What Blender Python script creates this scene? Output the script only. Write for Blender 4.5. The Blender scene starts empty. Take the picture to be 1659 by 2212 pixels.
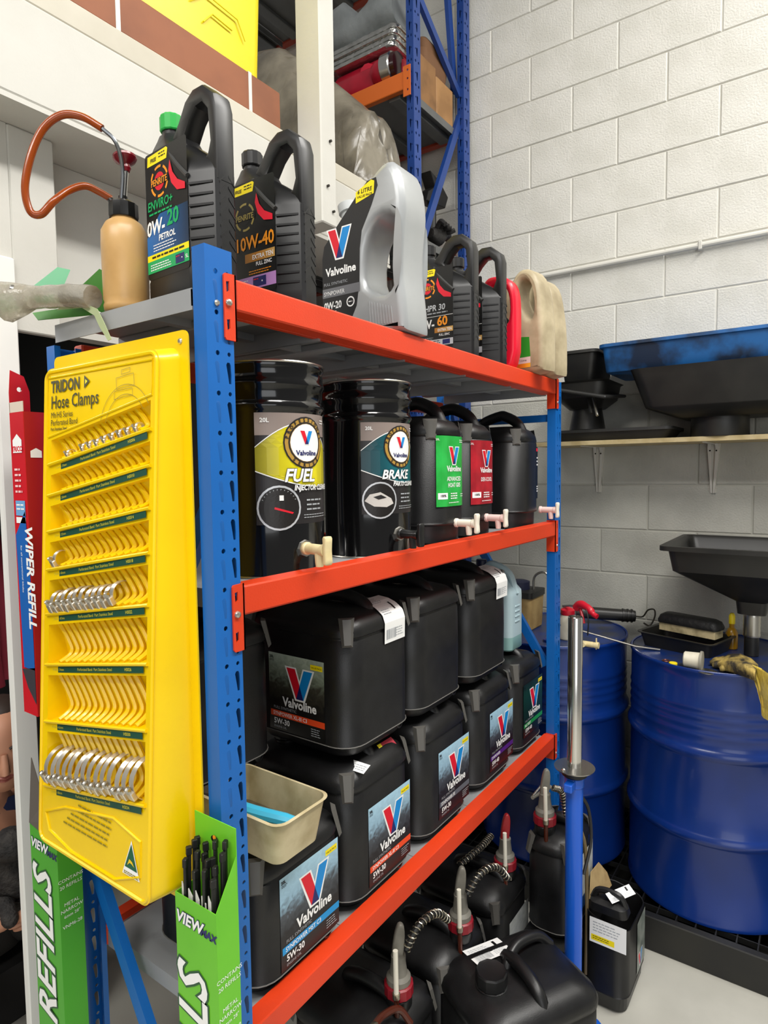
import bpy, bmesh, math, random
from mathutils import Vector, Matrix, geometry
random.seed(11)
sc = bpy.context.scene
COL = sc.collection
PI = math.pi

# ------------------------------------------------------------------ camera
CAM_H = 1.674
YAW, PITCH, ROLL, FPX = 0.957118523, -0.06417252, -0.0128226, 1366.647
cy_, sy_ = math.cos(YAW), math.sin(YAW)
fw = Vector((sy_*math.cos(PITCH), cy_*math.cos(PITCH), math.sin(PITCH)))
rt = Vector((cy_, -sy_, 0)); up = rt.cross(fw)
r_ = rt*math.cos(ROLL) + up*math.sin(ROLL); u_ = up*math.cos(ROLL) - rt*math.sin(ROLL)
cam_d = bpy.data.cameras.new('camera'); cam = bpy.data.objects.new('camera', cam_d); COL.objects.link(cam)
cam_d.sensor_fit = 'VERTICAL'; cam_d.sensor_height = 36.0; cam_d.sensor_width = 27.0
cam_d.lens = 36.0*FPX/2212.0
cam_d.clip_start = 0.02; cam_d.clip_end = 60
m4 = Matrix((r_, u_, -fw)).transposed().to_4x4(); m4.translation = (0, 0, CAM_H)
cam.matrix_world = m4
sc.camera = cam

# ------------------------------------------------------------------ world, lamps, exposure
w = bpy.data.worlds.new('workshop'); sc.world = w; w.use_nodes = True
bg = w.node_tree.nodes['Background']; bg.inputs[0].default_value = (1.0, 0.985, 0.95, 1); bg.inputs[1].default_value = 0.20
def area(name, loc, target, sx, sy, power, col=(1, 0.975, 0.93)):
    d = bpy.data.lights.new(name, 'AREA'); d.shape = 'RECTANGLE'; d.size = sx; d.size_y = sy; d.energy = power; d.color = col
    o = bpy.data.objects.new(name, d); COL.objects.link(o); o.location = loc
    o.rotation_euler = (Vector(target)-Vector(loc)).to_track_quat('-Z', 'Y').to_euler(); return o
area('ceiling_batten_a', (-0.6, -0.7, 4.9), (-0.3, -0.4, 0), 2.6, 0.5, 110)
area('ceiling_batten_b', (1.9, -1.2, 4.9), (1.9, -1.2, 0), 2.6, 0.5, 155)
area('ceiling_batten_c', (-2.4, 0.9, 4.6), (-1.6, 1.0, 0), 2.6, 0.5, 95)
area('back_room_lamp', (0.1, 2.3, 2.42), (0.3, 2.0, 0), 0.6, 0.12, 14)
area('fill_behind_camera', (-3.6, -3.2, 1.9), (1.6, 0.9, 1.0), 3.4, 2.8, 55, (0.96, 0.98, 1.0))  # unseen fill lamp added behind the camera; no door is modelled
sc.view_settings.view_transform = 'Standard'; sc.view_settings.look = 'None'
sc.view_settings.gamma = 1.0; sc.view_settings.use_curve_mapping = False
sc.view_settings.exposure = 0.22

# ------------------------------------------------------------------ materials
def lin(h):
    h = h.lstrip('#'); o = []
    for i in (0, 2, 4):
        c = int(h[i:i+2], 16)/255.0
        o.append(c/12.92 if c <= 0.04045 else ((c+0.055)/1.055)**2.4)
    return (o[0], o[1], o[2], 1.0)
MATS = {}
def M(name, hexc='#808080', rough=0.5, metal=0.0, var=None, vs=6.0, vamt=0.5, bump=0.0, bs=60.0, trans=0.0, spec=0.5, coat=0.0, lo=0.4, hi=0.65):
    """plain or noise-mottled procedural material; var = second colour"""
    if name in MATS: return MATS[name]
    m = bpy.data.materials.new(name); m.use_nodes = True; nt = m.node_tree; b = nt.nodes['Principled BSDF']
    b.inputs['Base Color'].default_value = lin(hexc); b.inputs['Roughness'].default_value = rough; b.inputs['Metallic'].default_value = metal
    b.inputs['Transmission Weight'].default_value = trans; b.inputs['Specular IOR Level'].default_value = spec; b.inputs['Coat Weight'].default_value = coat
    m.diffuse_color = lin(hexc)
    if var or bump:
        tc = nt.nodes.new('ShaderNodeTexCoord')
    if var:
        n = nt.nodes.new('ShaderNodeTexNoise'); n.inputs['Scale'].default_value = vs; n.inputs['Detail'].default_value = 6
        nt.links.new(tc.outputs['Object'], n.inputs['Vector'])
        r = nt.nodes.new('ShaderNodeMapRange'); r.inputs[1].default_value = lo; r.inputs[2].default_value = hi; r.inputs[4].default_value = vamt
        nt.links.new(n.outputs['Fac'], r.inputs[0])
        x = nt.nodes.new('ShaderNodeMix'); x.data_type = 'RGBA'; x.inputs[6].default_value = lin(hexc); x.inputs[7].default_value = lin(var)
        nt.links.new(r.outputs[0], x.inputs[0]); nt.links.new(x.outputs[2], b.inputs['Base Color'])
    if bump:
        n2 = nt.nodes.new('ShaderNodeTexNoise'); n2.inputs['Scale'].default_value = bs; n2.inputs['Detail'].default_value = 4
        nt.links.new(tc.outputs['Object'], n2.inputs['Vector'])
        bp = nt.nodes.new('ShaderNodeBump'); bp.inputs['Strength'].default_value = bump; bp.inputs['Distance'].default_value = 0.01
        nt.links.new(n2.outputs['Fac'], bp.inputs['Height']); nt.links.new(bp.outputs[0], b.inputs['Normal'])
    MATS[name] = m; return m
def grad_mat(name, stops, axis=1, half=0.1, noise=0.0, nscale=30.0, rough=0.35, stretch=1.0):
    """printed gradient along a label's own axis, with printed cloudiness"""
    if name in MATS: return MATS[name]
    m = bpy.data.materials.new(name); m.use_nodes = True; nt = m.node_tree; b = nt.nodes['Principled BSDF']; b.inputs['Roughness'].default_value = rough
    tc = nt.nodes.new('ShaderNodeTexCoord'); sp = nt.nodes.new('ShaderNodeSeparateXYZ'); nt.links.new(tc.outputs['Object'], sp.inputs[0])
    mr = nt.nodes.new('ShaderNodeMapRange'); mr.inputs[1].default_value = -half; mr.inputs[2].default_value = half
    nt.links.new(sp.outputs[axis], mr.inputs[0])
    n = nt.nodes.new('ShaderNodeTexNoise'); n.inputs['Scale'].default_value = nscale; n.inputs['Detail'].default_value = 5; n.inputs['Distortion'].default_value = 1.5
    nt.links.new(tc.outputs['Object'], n.inputs['Vector'])
    ma = nt.nodes.new('ShaderNodeMath'); ma.operation = 'MULTIPLY_ADD'; ma.inputs[1].default_value = noise; ma.inputs[2].default_value = -noise*0.5
    nt.links.new(n.outputs['Fac'], ma.inputs[0])
    ad = nt.nodes.new('ShaderNodeMath'); nt.links.new(mr.outputs[0], ad.inputs[0]); nt.links.new(ma.outputs[0], ad.inputs[1])
    cr = nt.nodes.new('ShaderNodeValToRGB'); nt.links.new(ad.outputs[0], cr.inputs[0])
    el = cr.color_ramp.elements
    while len(el) > 1: el.remove(el[-1])
    el[0].position = stops[0][0]; el[0].color = lin(stops[0][1])
    for p, c in stops[1:]:
        e = el.new(p); e.color = lin(c)
    nt.links.new(cr.outputs[0], b.inputs['Base Color'])
    MATS[name] = m; return m

WHITE = M('print_white', '#f2f2f0', .4); BLACKP = M('print_black', '#0c0c0d', .4)
RED = M('print_red', '#d8142a', .4); BLUE = M('print_blue', '#0f86cf', .4); NAVY = M('print_navy', '#1b2060', .4)
YEL = M('print_yellow', '#f7e012', .4); ORG = M('print_orange', '#f0961e', .4); GREENP = M('print_green', '#12a55c', .4)
GREYP = M('print_grey', '#a8acb0', .4); SILVP = M('print_silver', '#c9ccd0', .35, .3)
PLASTIC = M('black_plastic', '#0f0f10', .40, var='#181819', vs=25, vamt=.7, bump=.06, bs=420)
PLASTIC2 = M('black_plastic_satin', '#121213', .36, var='#1b1b1c', vs=18, vamt=.6)
GLOSSB = M('black_gloss_paint', '#09090a', .12, coat=.3)
ORANGE = M('orange_powder_coat', '#dc3d14', .45, var='#c4360f', vs=3, vamt=.5, bump=.05, bs=300)
BLUEPOST = M('blue_powder_coat', '#0b63b4', .4, var='#0a5aa6', vs=4, vamt=.5)
SHELFG = M('grey_steel_shelf', '#9b9d9f', .45, var='#84868a', vs=5, vamt=.5)
ZINC = M('zinc_bolt', '#c9c4b8', .3, .9)
CHROME = M('chrome', '#d5d3cf', .18, 1.0)
STEEL = M('brushed_steel', '#b9b6ae', .3, 1.0)
WHITEPAINT = M('white_paint', '#c9c7bf', .55, var='#bbb8ae', vs=4, vamt=.5, bump=.04, bs=120)

# ------------------------------------------------------------------ mesh builder
def chaikin(p, n=2, closed=True):
    for _ in range(n):
        q = []
        L = len(p)
        for i in range(L if closed else L-1):
            a = Vector(p[i]); b = Vector(p[(i+1) % L])
            q += [a*.75+b*.25, a*.25+b*.75]
        if not closed: q = [Vector(p[0])]+q+[Vector(p[-1])]
        p = q
    return p
def spline(p, n=6, closed=False):
    p = [Vector(a) for a in p]; L = len(p); out = []
    for i in range(L if closed else L-1):
        p0 = p[(i-1) % L] if (closed or i > 0) else p[0]*2-p[1]
        p1 = p[i]; p2 = p[(i+1) % L]
        p3 = p[(i+2) % L] if (closed or i+2 < L) else p[-1]*2-p[-2]
        for k in range(n):
            t = k/n
            out.append(.5*((2*p1)+(p2-p0)*t+(2*p0-5*p1+4*p2-p3)*t*t+(3*p1-p0-3*p2+p3)*t**3))
    if not closed: out.append(p[-1])
    return out
def offset_poly(p, d):
    out = []; L = len(p)
    for i in range(L):
        a, b, c = p[i-1], p[i], p[(i+1) % L]
        e1 = (b[0]-a[0], b[1]-a[1]); e2 = (c[0]-b[0], c[1]-b[1])
        l1 = math.hypot(*e1) or 1e-9; l2 = math.hypot(*e2) or 1e-9
        n1 = (-e1[1]/l1, e1[0]/l1); n2 = (-e2[1]/l2, e2[0]/l2)
        nx, ny = n1[0]+n2[0], n1[1]+n2[1]; q = nx*nx+ny*ny
        s = 2/q if q > .5 else 4
        out.append((b[0]+nx*d*min(s, 2.2), b[1]+ny*d*min(s, 2.2)))
    return out
def ccw(p):
    a = sum(p[i-1][0]*p[i][1]-p[i][0]*p[i-1][1] for i in range(len(p)))
    p = [(q[0], q[1]) for q in p]
    return p if a > 0 else p[::-1]
def rrect(cx, cy, hx, hy, r, n=4):
    r = min(r, hx, hy); out = []
    for k, (sx, sy) in enumerate(((1, 1), (-1, 1), (-1, -1), (1, -1))):
        for i in range(n+1):
            a = (k+i/n)*PI/2
            out.append((cx+sx*(hx-r)+r*math.cos(a), cy+sy*(hy-r)+r*math.sin(a)))
    return out
def circ(cx, cy, r, n=16, ry=None):
    return [(cx+r*math.cos(2*PI*i/n), cy+(ry or r)*math.sin(2*PI*i/n)) for i in range(n)]
class MB:
    def __init__(s): s.v = []; s.f = []; s.fm = []; s.mats = []; s.off = Vector((0, 0, 0))
    def mi(s, m):
        if m not in s.mats: s.mats.append(m)
        return s.mats.index(m)
    def add(s, vs, fs, m):
        o = len(s.v); k = s.mi(m); s.v += [tuple(a) for a in vs]
        for f in fs: s.f.append([i+o for i in f]); s.fm.append(k)
        return s
    def box(s, x0, x1, y0, y1, z0, z1, m, b=0.0):
        if b <= 0:
            vs = [(x, y, z) for z in (z0, z1) for y in (y0, y1) for x in (x0, x1)]
            return s.add(vs, [(0, 2, 3, 1), (4, 5, 7, 6), (0, 1, 5, 4), (2, 6, 7, 3), (0, 4, 6, 2), (1, 3, 7, 5)], m)
        c = ((x0+x1)/2, (y0+y1)/2); hx, hy = (x1-x0)/2, (y1-y0)/2
        b = min(b, hx*.99, hy*.99, (z1-z0)*.49)
        def ring(z, i): return [(c[0]+sx*(hx-ii), c[1]+sy*(hy-jj), z) for sx, sy, ii, jj in ((1, -1, i, i+b), (1, 1, i, i+b), (1, 1, i+b, i), (-1, 1, i+b, i), (-1, 1, i, i+b), (-1, -1, i, i+b), (-1, -1, i+b, i), (1, -1, i+b, i))]
        return s.loft([ring(z0, b*.6), ring(z0+b, 0), ring(z1-b, 0), ring(z1, b*.6)], m)
    def loft(s, secs, m, cap0=True, cap1=True, closed=True):
        n = len(secs[0]); vs = [p for q in secs for p in q]; fs = []
        for i in range(len(secs)-1):
            for j in range(n if closed else n-1):
                k = (j+1) % n
                fs.append((i*n+j, i*n+k, (i+1)*n+k, (i+1)*n+j))
        if cap0: fs.append(tuple(range(n-1, -1, -1)))
        if cap1: fs.append(tuple(range((len(secs)-1)*n, len(secs)*n)))
        return s.add(vs, fs, m)
    def stack(s, secs, m, n=4, cap0=True, cap1=True):
        """secs: (z,cx,cy,hx,hy,r) rounded rectangles"""
        return s.loft([[(x, y, q[0]) for x, y in rrect(q[1], q[2], q[3], q[4], q[5], n)] for q in secs], m, cap0, cap1)
    def lathe(s, prof, m, n=24, mat=None, cap0=True, cap1=True):
        secs = [[Vector((r*math.cos(2*PI*i/n), r*math.sin(2*PI*i/n), z)) for i in range(n)] for r, z in prof]
        if mat is not None: secs = [[mat @ p for p in q] for q in secs]
        return s.loft(secs, m, cap0, cap1)
    def tube(s, path, r, m, n=8, closed=False):
        P = [Vector(p) for p in path]; L = len(P)
        R = r if isinstance(r, (list, tuple)) else [r]*L
        T = []
        for i in range(L):
            a = P[i-1] if (closed or i > 0) else P[0]; b = P[(i+1) % L] if (closed or i < L-1) else P[-1]
            t = (b-a); T.append(t.normalized() if t.length > 1e-9 else Vector((0, 0, 1)))
        nrm = T[0].orthogonal().normalized(); secs = []
        for i in range(L):
            nrm = (nrm-T[i]*nrm.dot(T[i]))
            nrm = nrm.normalized() if nrm.length > 1e-6 else T[i].orthogonal().normalized()
            bi = T[i].cross(nrm)
            secs.append([P[i]+(nrm*math.cos(2*PI*k/n)+bi*math.sin(2*PI*k/n))*R[i] for k in range(n)])
        if closed: secs.append(secs[0])
        return s.loft(secs, m, not closed, not closed)
    def rod(s, a, b, r, m, n=12, r2=None): return s.tube([a, b], [r, r2 if r2 is not None else r], m, n)
    def extr(s, outer, m, t, holes=(), bevel=0.0, frame=None, steps=3, mface=None):
        """outline in (u,v), extruded -t/2..t/2 along w; frame maps (u,v,w)"""
        loops = [ccw(outer)]+[ccw(h)[::-1] for h in holes]
        fr = frame or Matrix.Identity(4)
        lev = []
        if bevel > 0:
            for k in range(steps+1):
                a = PI/2*k/steps
                lev.append((bevel*(1-math.sin(a)), -t/2+bevel*(1-math.cos(a))))
            lev += [(o, -wv) for o, wv in reversed(lev)]
        else: lev = [(0, -t/2), (0, t/2)]
        for lp in loops:
            secs = [[fr @ Vector((x, y, wv)) for x, y in (offset_poly(lp, o) if o else lp)] for o, wv in lev]
            s.loft(secs, m, False, False)
        for end in (0, -1):
            o, wv = lev[end]
            lp2 = [[Vector((x, y, 0)) for x, y in (offset_poly(lp, o) if o else lp)] for lp in loops]
            tris = geometry.tessellate_polygon(lp2); flat = [p for q in lp2 for p in q]
            vs = [fr @ Vector((p.x, p.y, wv)) for p in flat]; fs = []
            for tr in tris:
                a, b, c = (flat[i] for i in tr); ar = (b-a).cross(c-a).z
                tr = tuple(tr) if (ar > 0) == (end == -1) else tuple(tr[::-1])
                fs.append(tr)
            s.add(vs, fs, (mface or m) if end == -1 else m)
        return s
    def xf(s, mat):
        s.v = [tuple(mat @ Vector(p)) for p in s.v]; return s
FR_XZ = Matrix(((1, 0, 0, 0), (0, 0, 1, 0), (0, 1, 0, 0), (0, 0, 0, 1)))     # (u,v,w)->(x=u,z=v,y=w)
def build(name, mb, parent=None, mat4=None, sharp=29):
    me = bpy.data.meshes.new(name); me.from_pydata(mb.v, [], mb.f)
    for m in mb.mats: me.materials.append(m)
    me.polygons.foreach_set('material_index', mb.fm)
    bm = bmesh.new(); bm.from_mesh(me); bmesh.ops.remove_doubles(bm, verts=bm.verts, dist=2e-5)
    bmesh.ops.recalc_face_normals(bm, faces=bm.faces); bm.to_mesh(me); bm.free()
    me.polygons.foreach_set('use_smooth', [True]*len(me.polygons)); me.set_sharp_from_angle(angle=math.radians(sharp))
    me.update()
    o = bpy.data.objects.new(name, me); COL.objects.link(o)
    if parent is not None: o.parent = parent
    if mat4 is not None: o.matrix_local = mat4
    return o
def link_copy(o, parent=None, mat4=None):
    c = o.copy(); COL.objects.link(c)
    if parent is not None: c.parent = parent
    if mat4 is not None: c.matrix_local = mat4
    return c
def tag(o, label, cat, group=None):
    o['label'] = label; o['category'] = cat
    if group: o['group'] = group
    return o
def thing(name, label, cat, loc=(0, 0, 0), rz=0.0, group=None):
    o = bpy.data.objects.new(name, None); COL.objects.link(o); o.empty_display_size = .05
    o.location = loc; o.rotation_euler = (0, 0, rz)
    return tag(o, label, cat, group)
def struct(name, mb, parent=None, mat4=None):
    o = build(name, mb, parent, mat4)
    if parent is None: o['kind'] = 'structure'
    return o
def copy_tree(o, parent=None):
    c = o.copy(); COL.objects.link(c); c.parent = parent
    for ch in list(o.children): copy_tree(ch, c)
    return c
def T(x, y, z): return Matrix.Translation((x, y, z))
def RZ(a): return Matrix.Rotation(a, 4, 'Z')
def RX(a): return Matrix.Rotation(a, 4, 'X')
def RY(a): return Matrix.Rotation(a, 4, 'Y')
FACE_Y = RX(PI/2)                                   # label frame: u->x, v->z, normal->-y
FACE_X = RZ(-PI/2) @ RX(PI/2)                       # label frame: u->-y, v->z, normal->-x
FACE_PX = RZ(PI/2) @ RX(PI/2)                       # normal -> +x, u->+y

# ------------------------------------------------------------------ print (flat label artwork)
TXT = {}
def text_geo(s, size, bold=0.0, shear=0.0, align='CENTER', sx=1.0):
    k = (s, size, bold, shear, align, sx)
    if k not in TXT:
        cu = bpy.data.curves.new('txt', 'FONT'); cu.body = s; cu.size = size; cu.shear = shear; cu.offset = bold*size
        cu.align_x = align; cu.resolution_u = 2; cu.fill_mode = 'FRONT'
        o = bpy.data.objects.new('txt', cu); me = bpy.data.meshes.new_from_object(o)
        TXT[k] = ([(v.co.x*sx, v.co.y) for v in me.vertices], [tuple(p.vertices) for p in me.polygons])
        bpy.data.objects.remove(o); bpy.data.curves.remove(cu); bpy.data.meshes.remove(me)
    return TXT[k]
class Lab(MB):
    LAY = 0.00035
    def rect(s, u0, v0, u1, v1, m, l=0, nu=1):
        vs = []; fs = []
        for i in range(nu+1):
            u = u0+(u1-u0)*i/nu; vs += [(u, v0, l*s.LAY), (u, v1, l*s.LAY)]
        for i in range(nu): fs.append((2*i, 2*i+2, 2*i+3, 2*i+1))
        return s.add(vs, fs, m)
    def poly(s, p, m, l=1):
        p = ccw(p); return s.add([(a[0], a[1], l*s.LAY) for a in p], [tuple(t) for t in geometry.tessellate_polygon([[Vector((a[0], a[1], 0)) for a in p]])], m)
    def ring(s, cx, cy, r0, r1, m, l=1, a0=0, a1=2*PI, n=24):
        vs = []; fs = []
        for i in range(n+1):
            a = a0+(a1-a0)*i/n; vs += [(cx+r0*math.cos(a), cy+r0*math.sin(a), l*s.LAY), (cx+r1*math.cos(a), cy+r1*math.sin(a), l*s.LAY)]
        for i in range(n): fs.append((2*i, 2*i+1, 2*i+3, 2*i+2))
        return s.add(vs, fs, m)
    def disc(s, cx, cy, r, m, l=1, ry=None): return s.poly(circ(cx, cy, r, 24, ry), m, l)
    def text(s, t, u, v, size, m, l=2, bold=0.0, shear=0.0, align='CENTER', sx=1.0, rot=0.0):
        vs, fs = text_geo(t, size, bold, shear, align, sx); c, d = math.cos(rot), math.sin(rot)
        return s.add([(u+x*c-y*d, v+x*d+y*c, l*s.LAY) for x, y in vs], fs, m)
    def lines(s, u0, v0, u1, n, pitch, th, m, l=2, ragged=.35):
        for i in range(n):
            a = u0; e = u1-(u1-u0)*ragged*random.random(); v = v0-i*pitch
            while a < e:
                b = min(e, a+th*random.uniform(2, 5)); s.rect(a, v, b, v+th, m, l); a = b+th*.8
        return s
    def outline(s, p, wd, m, l=1):
        p = ccw(p); q = offset_poly(p, wd)
        vs = [(a[0], a[1], l*s.LAY) for a in p]+[(a[0], a[1], l*s.LAY) for a in q]; L = len(p)
        return s.add(vs, [(i, (i+1) % L, L+(i+1) % L, L+i) for i in range(L)], m)
    def vlogo(s, cx, cy, w, l=1, hk=.88):
        h = w*hk
        def P(a): return [(cx-w/2+x*w, cy-h/2+y*h) for x, y in a]
        e = .05
        s.poly(P([(-.07, 1.05), (.37, 1.05), (.5, .62), (.63, 1.05), (1.07, 1.05), (.69, -.06), (.31, -.06)]), WHITE, l)
        s.poly(P([(0, 1), (.33, 1), (.5, .47), (.36, 0)]), RED, l+1)
        s.poly(P([(.67, 1), (1, 1), (.64, 0), (.5, .47)]), BLUE, l+1)
        s.poly(P([(.5, .47), (.64, 0), (.36, 0)]), NAVY, l+1)
        return s
    def wrap(s, flat, r):
        """bend onto a rounded-corner front: flat half width, then corner radius r"""
        s.bend(1e6)
        out = []
        for x, y, z in s.v:
            a = abs(x); sg = 1 if x >= 0 else -1
            if a <= flat: out.append((x, y, z))
            else:
                t = min((a-flat)/r, 1.5); out.append((sg*(flat+(r+z)*math.sin(t)), y, (r+z)*math.cos(t)-r))
        s.v = out; return s
    def bend(s, R):
        bm = bmesh.new(); vs = [bm.verts.new(p) for p in s.v]
        fm = []
        for f, k in zip(s.f, s.fm):
            try:
                q = bm.faces.new([vs[i] for i in f]); q.material_index = k
            except ValueError: pass
        for _ in range(3):
            ed = [e for e in bm.edges if abs(e.verts[0].co.x-e.verts[1].co.x) > .008]
            if not ed: break
            bmesh.ops.subdivide_edges(bm, edges=ed, cuts=1)
        bmesh.ops.triangulate(bm, faces=[f for f in bm.faces if len(f.verts) > 4])
        bm.verts.index_update()
        s.v = [((R+v.co.z)*math.sin(v.co.x/R), v.co.y, (R+v.co.z)*math.cos(v.co.x/R)-R) for v in bm.verts]
        s.f = [[v.index for v in f.verts] for f in bm.faces]; s.fm = [f.material_index for f in bm.faces]
        bm.free(); return s
def place_label(lab, parent, mat4, name='label'):
    me = bpy.data.meshes.new(name); me.from_pydata(lab.v, [], lab.f)
    for m in lab.mats: me.materials.append(m)
    me.polygons.foreach_set('material_index', lab.fm); me.update()
    o = bpy.data.objects.new(name, me); COL.objects.link(o); o.parent = parent; o.matrix_local = mat4
    return o
# ================================================================== the setting
CONC = M('painted_concrete_floor', '#b9b7ad', .5, var='#a3a197', vs=2.2, vamt=.8, bump=.05, bs=40)
fl = MB(); fl.box(-4, 4.2, -4, 6, -.1, 0, CONC); struct('floor', fl)
BW = M('block_white', '#d6d4cc', .6, var='#c6c4ba', vs=9, vamt=.5, bump=.25, bs=130)
BG = M('block_grey', '#c3c2b8', .6, var='#a5a49b', vs=3.5, vamt=.7, bump=.25, bs=130)
MW = M('joint_white', '#cfcdc4', .7); MG = M('joint_grey', '#b3b2a8', .7)
XW = 2.937
wl = MB(); wl.box(XW+.004, XW+.2, -1.4, 2.8, 2.0, 4.6, MW); wl.box(XW+.004, XW+.2, -1.4, 2.8, 0, 2.0, MG)
wall_r = struct('wall_right', wl)
def block_mesh(L, mat):
    mb = MB(); j = .002; c = .0035; h = .2
    y0, y1, z0, z1 = j, L-j, j, h-j
    def ring(x, i): return [(x, y0+i, z0+i), (x, y1-i, z0+i), (x, y1-i, z1-i), (x, y0+i, z1-i)]
    mb.loft([ring(.012, 0), ring(.0035, 0), ring(0, c)], mat, False, True)
    return mb
protos = {}
for row in range(23):
    z = row*.2; k = 18-row                         # bottom course line index
    base = (1.397 if k % 2 == 0 else 1.197) if k <= 8 else (.854 if k % 2 == 0 else .651)
    mat = BW if k <= 8 else BG
    n0 = math.floor((-1.4-base)/.4)
    for i in range(n0, n0+12):
        a, b = max(base+i*.4, -1.4), min(base+(i+1)*.4, 2.8)
        if b-a < .03: continue
        key = (round(b-a, 3), mat.name)
        if key not in protos:
            o = build('block', block_mesh(b-a, mat), wall_r, None, 12); protos[key] = o
        else: o = link_copy(protos[key], wall_r)
        o.location = (XW-random.random()*.0015, a, z)
# conduit pipe along the wall
cd = thing('conduit_pipe', 'long white conduit pipe running along the block wall', 'pipe', (2.92, 0, 2.578))
mb = MB(); mb.rod((0, -1.3, 0), (0, 1.7, 0), .011, WHITEPAINT, 10); build('pipe', mb, cd)
mb = MB(); mb.box(-.013, .012, .45, .465, -.018, .018, WHITEPAINT, .003); build('saddle_clip', mb, cd)
mb = MB(); mb.box(-.013, .012, 1.2, 1.215, -.018, .018, WHITEPAINT, .003); build('saddle_clip', mb, cd)
# partition wall behind the rack, pier, door jamb
wb = MB(); wb.box(.80, 1.75, 1.6, 1.65, 2.03, 2.449, WHITEPAINT); struct('wall_back', wb)
wb = MB(); wb.box(.708, .81, 1.5, 1.522, 2.0, 2.449, WHITEPAINT, .003); struct('wall_pier', wb)
wb = MB(); wb.box(.658, .7075, 1.49, 1.512, 0, 2.155, M('white_gloss_trim', '#e4e3de', .4), .003); struct('trim_1', wb)
wb = MB(); wb.box(-1.6, .6575, 1.492, 1.51, 2.10, 2.155, MATS['white_gloss_trim'], .003); struct('trim_2', wb)
wb = MB(); wb.box(-1.6, .7075, 1.503, 1.522, 2.156, 2.449, WHITEPAINT); struct('wall_over_door', wb)
wb = MB(); wb.box(-1.6, 2.05, 1.4, 1.68, 2.45, 2.461, WHITEPAINT); struct('soffit', wb)
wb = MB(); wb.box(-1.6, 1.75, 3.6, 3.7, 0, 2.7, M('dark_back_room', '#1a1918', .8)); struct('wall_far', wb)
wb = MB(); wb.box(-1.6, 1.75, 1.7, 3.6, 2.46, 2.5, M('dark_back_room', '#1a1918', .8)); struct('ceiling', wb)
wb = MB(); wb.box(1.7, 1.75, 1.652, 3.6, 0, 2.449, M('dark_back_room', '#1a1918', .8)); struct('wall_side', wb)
# mezzanine edge: beam, plate, hanging post
wb = MB(); wb.box(-1.6, 2.05, 1.4, 1.49, 2.462, 2.666, WHITEPAINT, .004); struct('trim_3', wb)
CREAMP = M('cream_paint', '#c6c0b0', .55, var='#b6af9d', vs=5, vamt=.6)
wb = MB(); wb.box(-1.6, 2.05, 1.402, 1.5, 2.667, 2.724, CREAMP, .003); struct('trim_4', wb)
wb = MB(); wb.box(-1.6, 2.3, 1.502, 3.6, 2.66, 2.72, M('mezz_floor', '#8d8678', .7)); struct('mezzanine_floor', wb)
wb = MB(); wb.box(1.537, 1.608, 1.3, 1.3985, 2.446, 4.6, WHITEPAINT, .004)
pst = struct('trim_5', wb)
for dx, z in ((.025, 2.56), (.05, 2.49), (.04, 2.70)):
    b = MB(); b.rod((1.537+dx, 1.2995, z), (1.537+dx, 1.292, z), .004, M('dark_nail', '#3a3631', .5, .6), 8); build('bolt', b, pst)

# ================================================================== blue and orange shelving rack
FY = .80; XN0, XN1 = .662, .717; XF0, XF1 = 2.198, 2.256; BY = 1.285
rack = thing('storage_rack', 'blue and orange steel storage rack with three grey shelves', 'rack', (0, 0, 0))
PITCHZ = .0635
def teardrop(cx, cz, w, h, lean):
    return [(cx-w*.5+lean, cz+h*.5-.004), (cx-w*.25+lean, cz+h*.5), (cx+w*.25+lean, cz+h*.5), (cx+w*.5+lean, cz+h*.5-.004), (cx+w*.4, cz-h*.1), (cx+w*.32, cz-h*.5), (cx-w*.18, cz-h*.5), (cx-w*.4, cz-h*.1)]
tile = MB()
W_ = .055
holes = [circ(.021, .056, .0042, 10), circ(.0445, .056, .0036, 10), teardrop(.0445, .026, .0095, .034, -.002)]
tile.extr([(0, 0), (W_, 0), (W_, PITCHZ), (0, PITCHZ)], BLUEPOST, .002, holes)
dim = MB()   # pressed dimple in the left column
dim.extr(teardrop(.021, .026, .0085, .034, -.002), M('blue_dimple', '#0a57a0', .4), .0008, bevel=.0003)
def post(x0, x1, yf, yb, ztop, zbot=0.0):
    """C post: perforated plate on the yf face, closed flanges"""
    sgn = 1 if yb > yf else -1; wdt = x1-x0
    mb = MB(); n = int((ztop-.03-zbot)/PITCHZ); z0 = ztop-.03-n*PITCHZ
    fr0 = Matrix(((wdt/W_, 0, 0, x0), (0, 0, 1, yf+sgn*.001), (0, 1, 0, 0), (0, 0, 0, 1)))
    for i in range(n):
        fr = T(0, 0, z0+i*PITCHZ) @ fr0
        mb.add([fr @ Vector(p) for p in tile.v], tile.f, BLUEPOST)
        mb.add([T(0, -sgn*.0008, 0) @ fr @ Vector(p) for p in dim.v], dim.f, MATS['blue_dimple'])
    mb.box(x0, x1, min(yf, yf+sgn*.002), max(yf, yf+sgn*.002), ztop-.03, ztop, BLUEPOST)
    mb.box(x0, x1, min(yf, yf+sgn*.002), max(yf, yf+sgn*.002), zbot, z0, BLUEPOST)
    a, b = sorted((yf+sgn*.002, yb))
    mb.box(x0, x0+.002, a, b, zbot, ztop, BLUEPOST); mb.box(x1-.002, x1, a, b, zbot, ztop, BLUEPOST)
    mb.box(x0+.002, x0+.012, yb-.002*(sgn > 0), yb+.002*(sgn < 0), zbot, ztop, BLUEPOST)
    mb.box(x1-.012, x1-.002, yb-.002*(sgn > 0), yb+.002*(sgn < 0), zbot, ztop, BLUEPOST)
    return build('post', mb, rack)
post(XN0, XN1, FY, FY+.03, 2.03); post(XF0, XF1, FY, FY+.03, 1.985)
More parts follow.
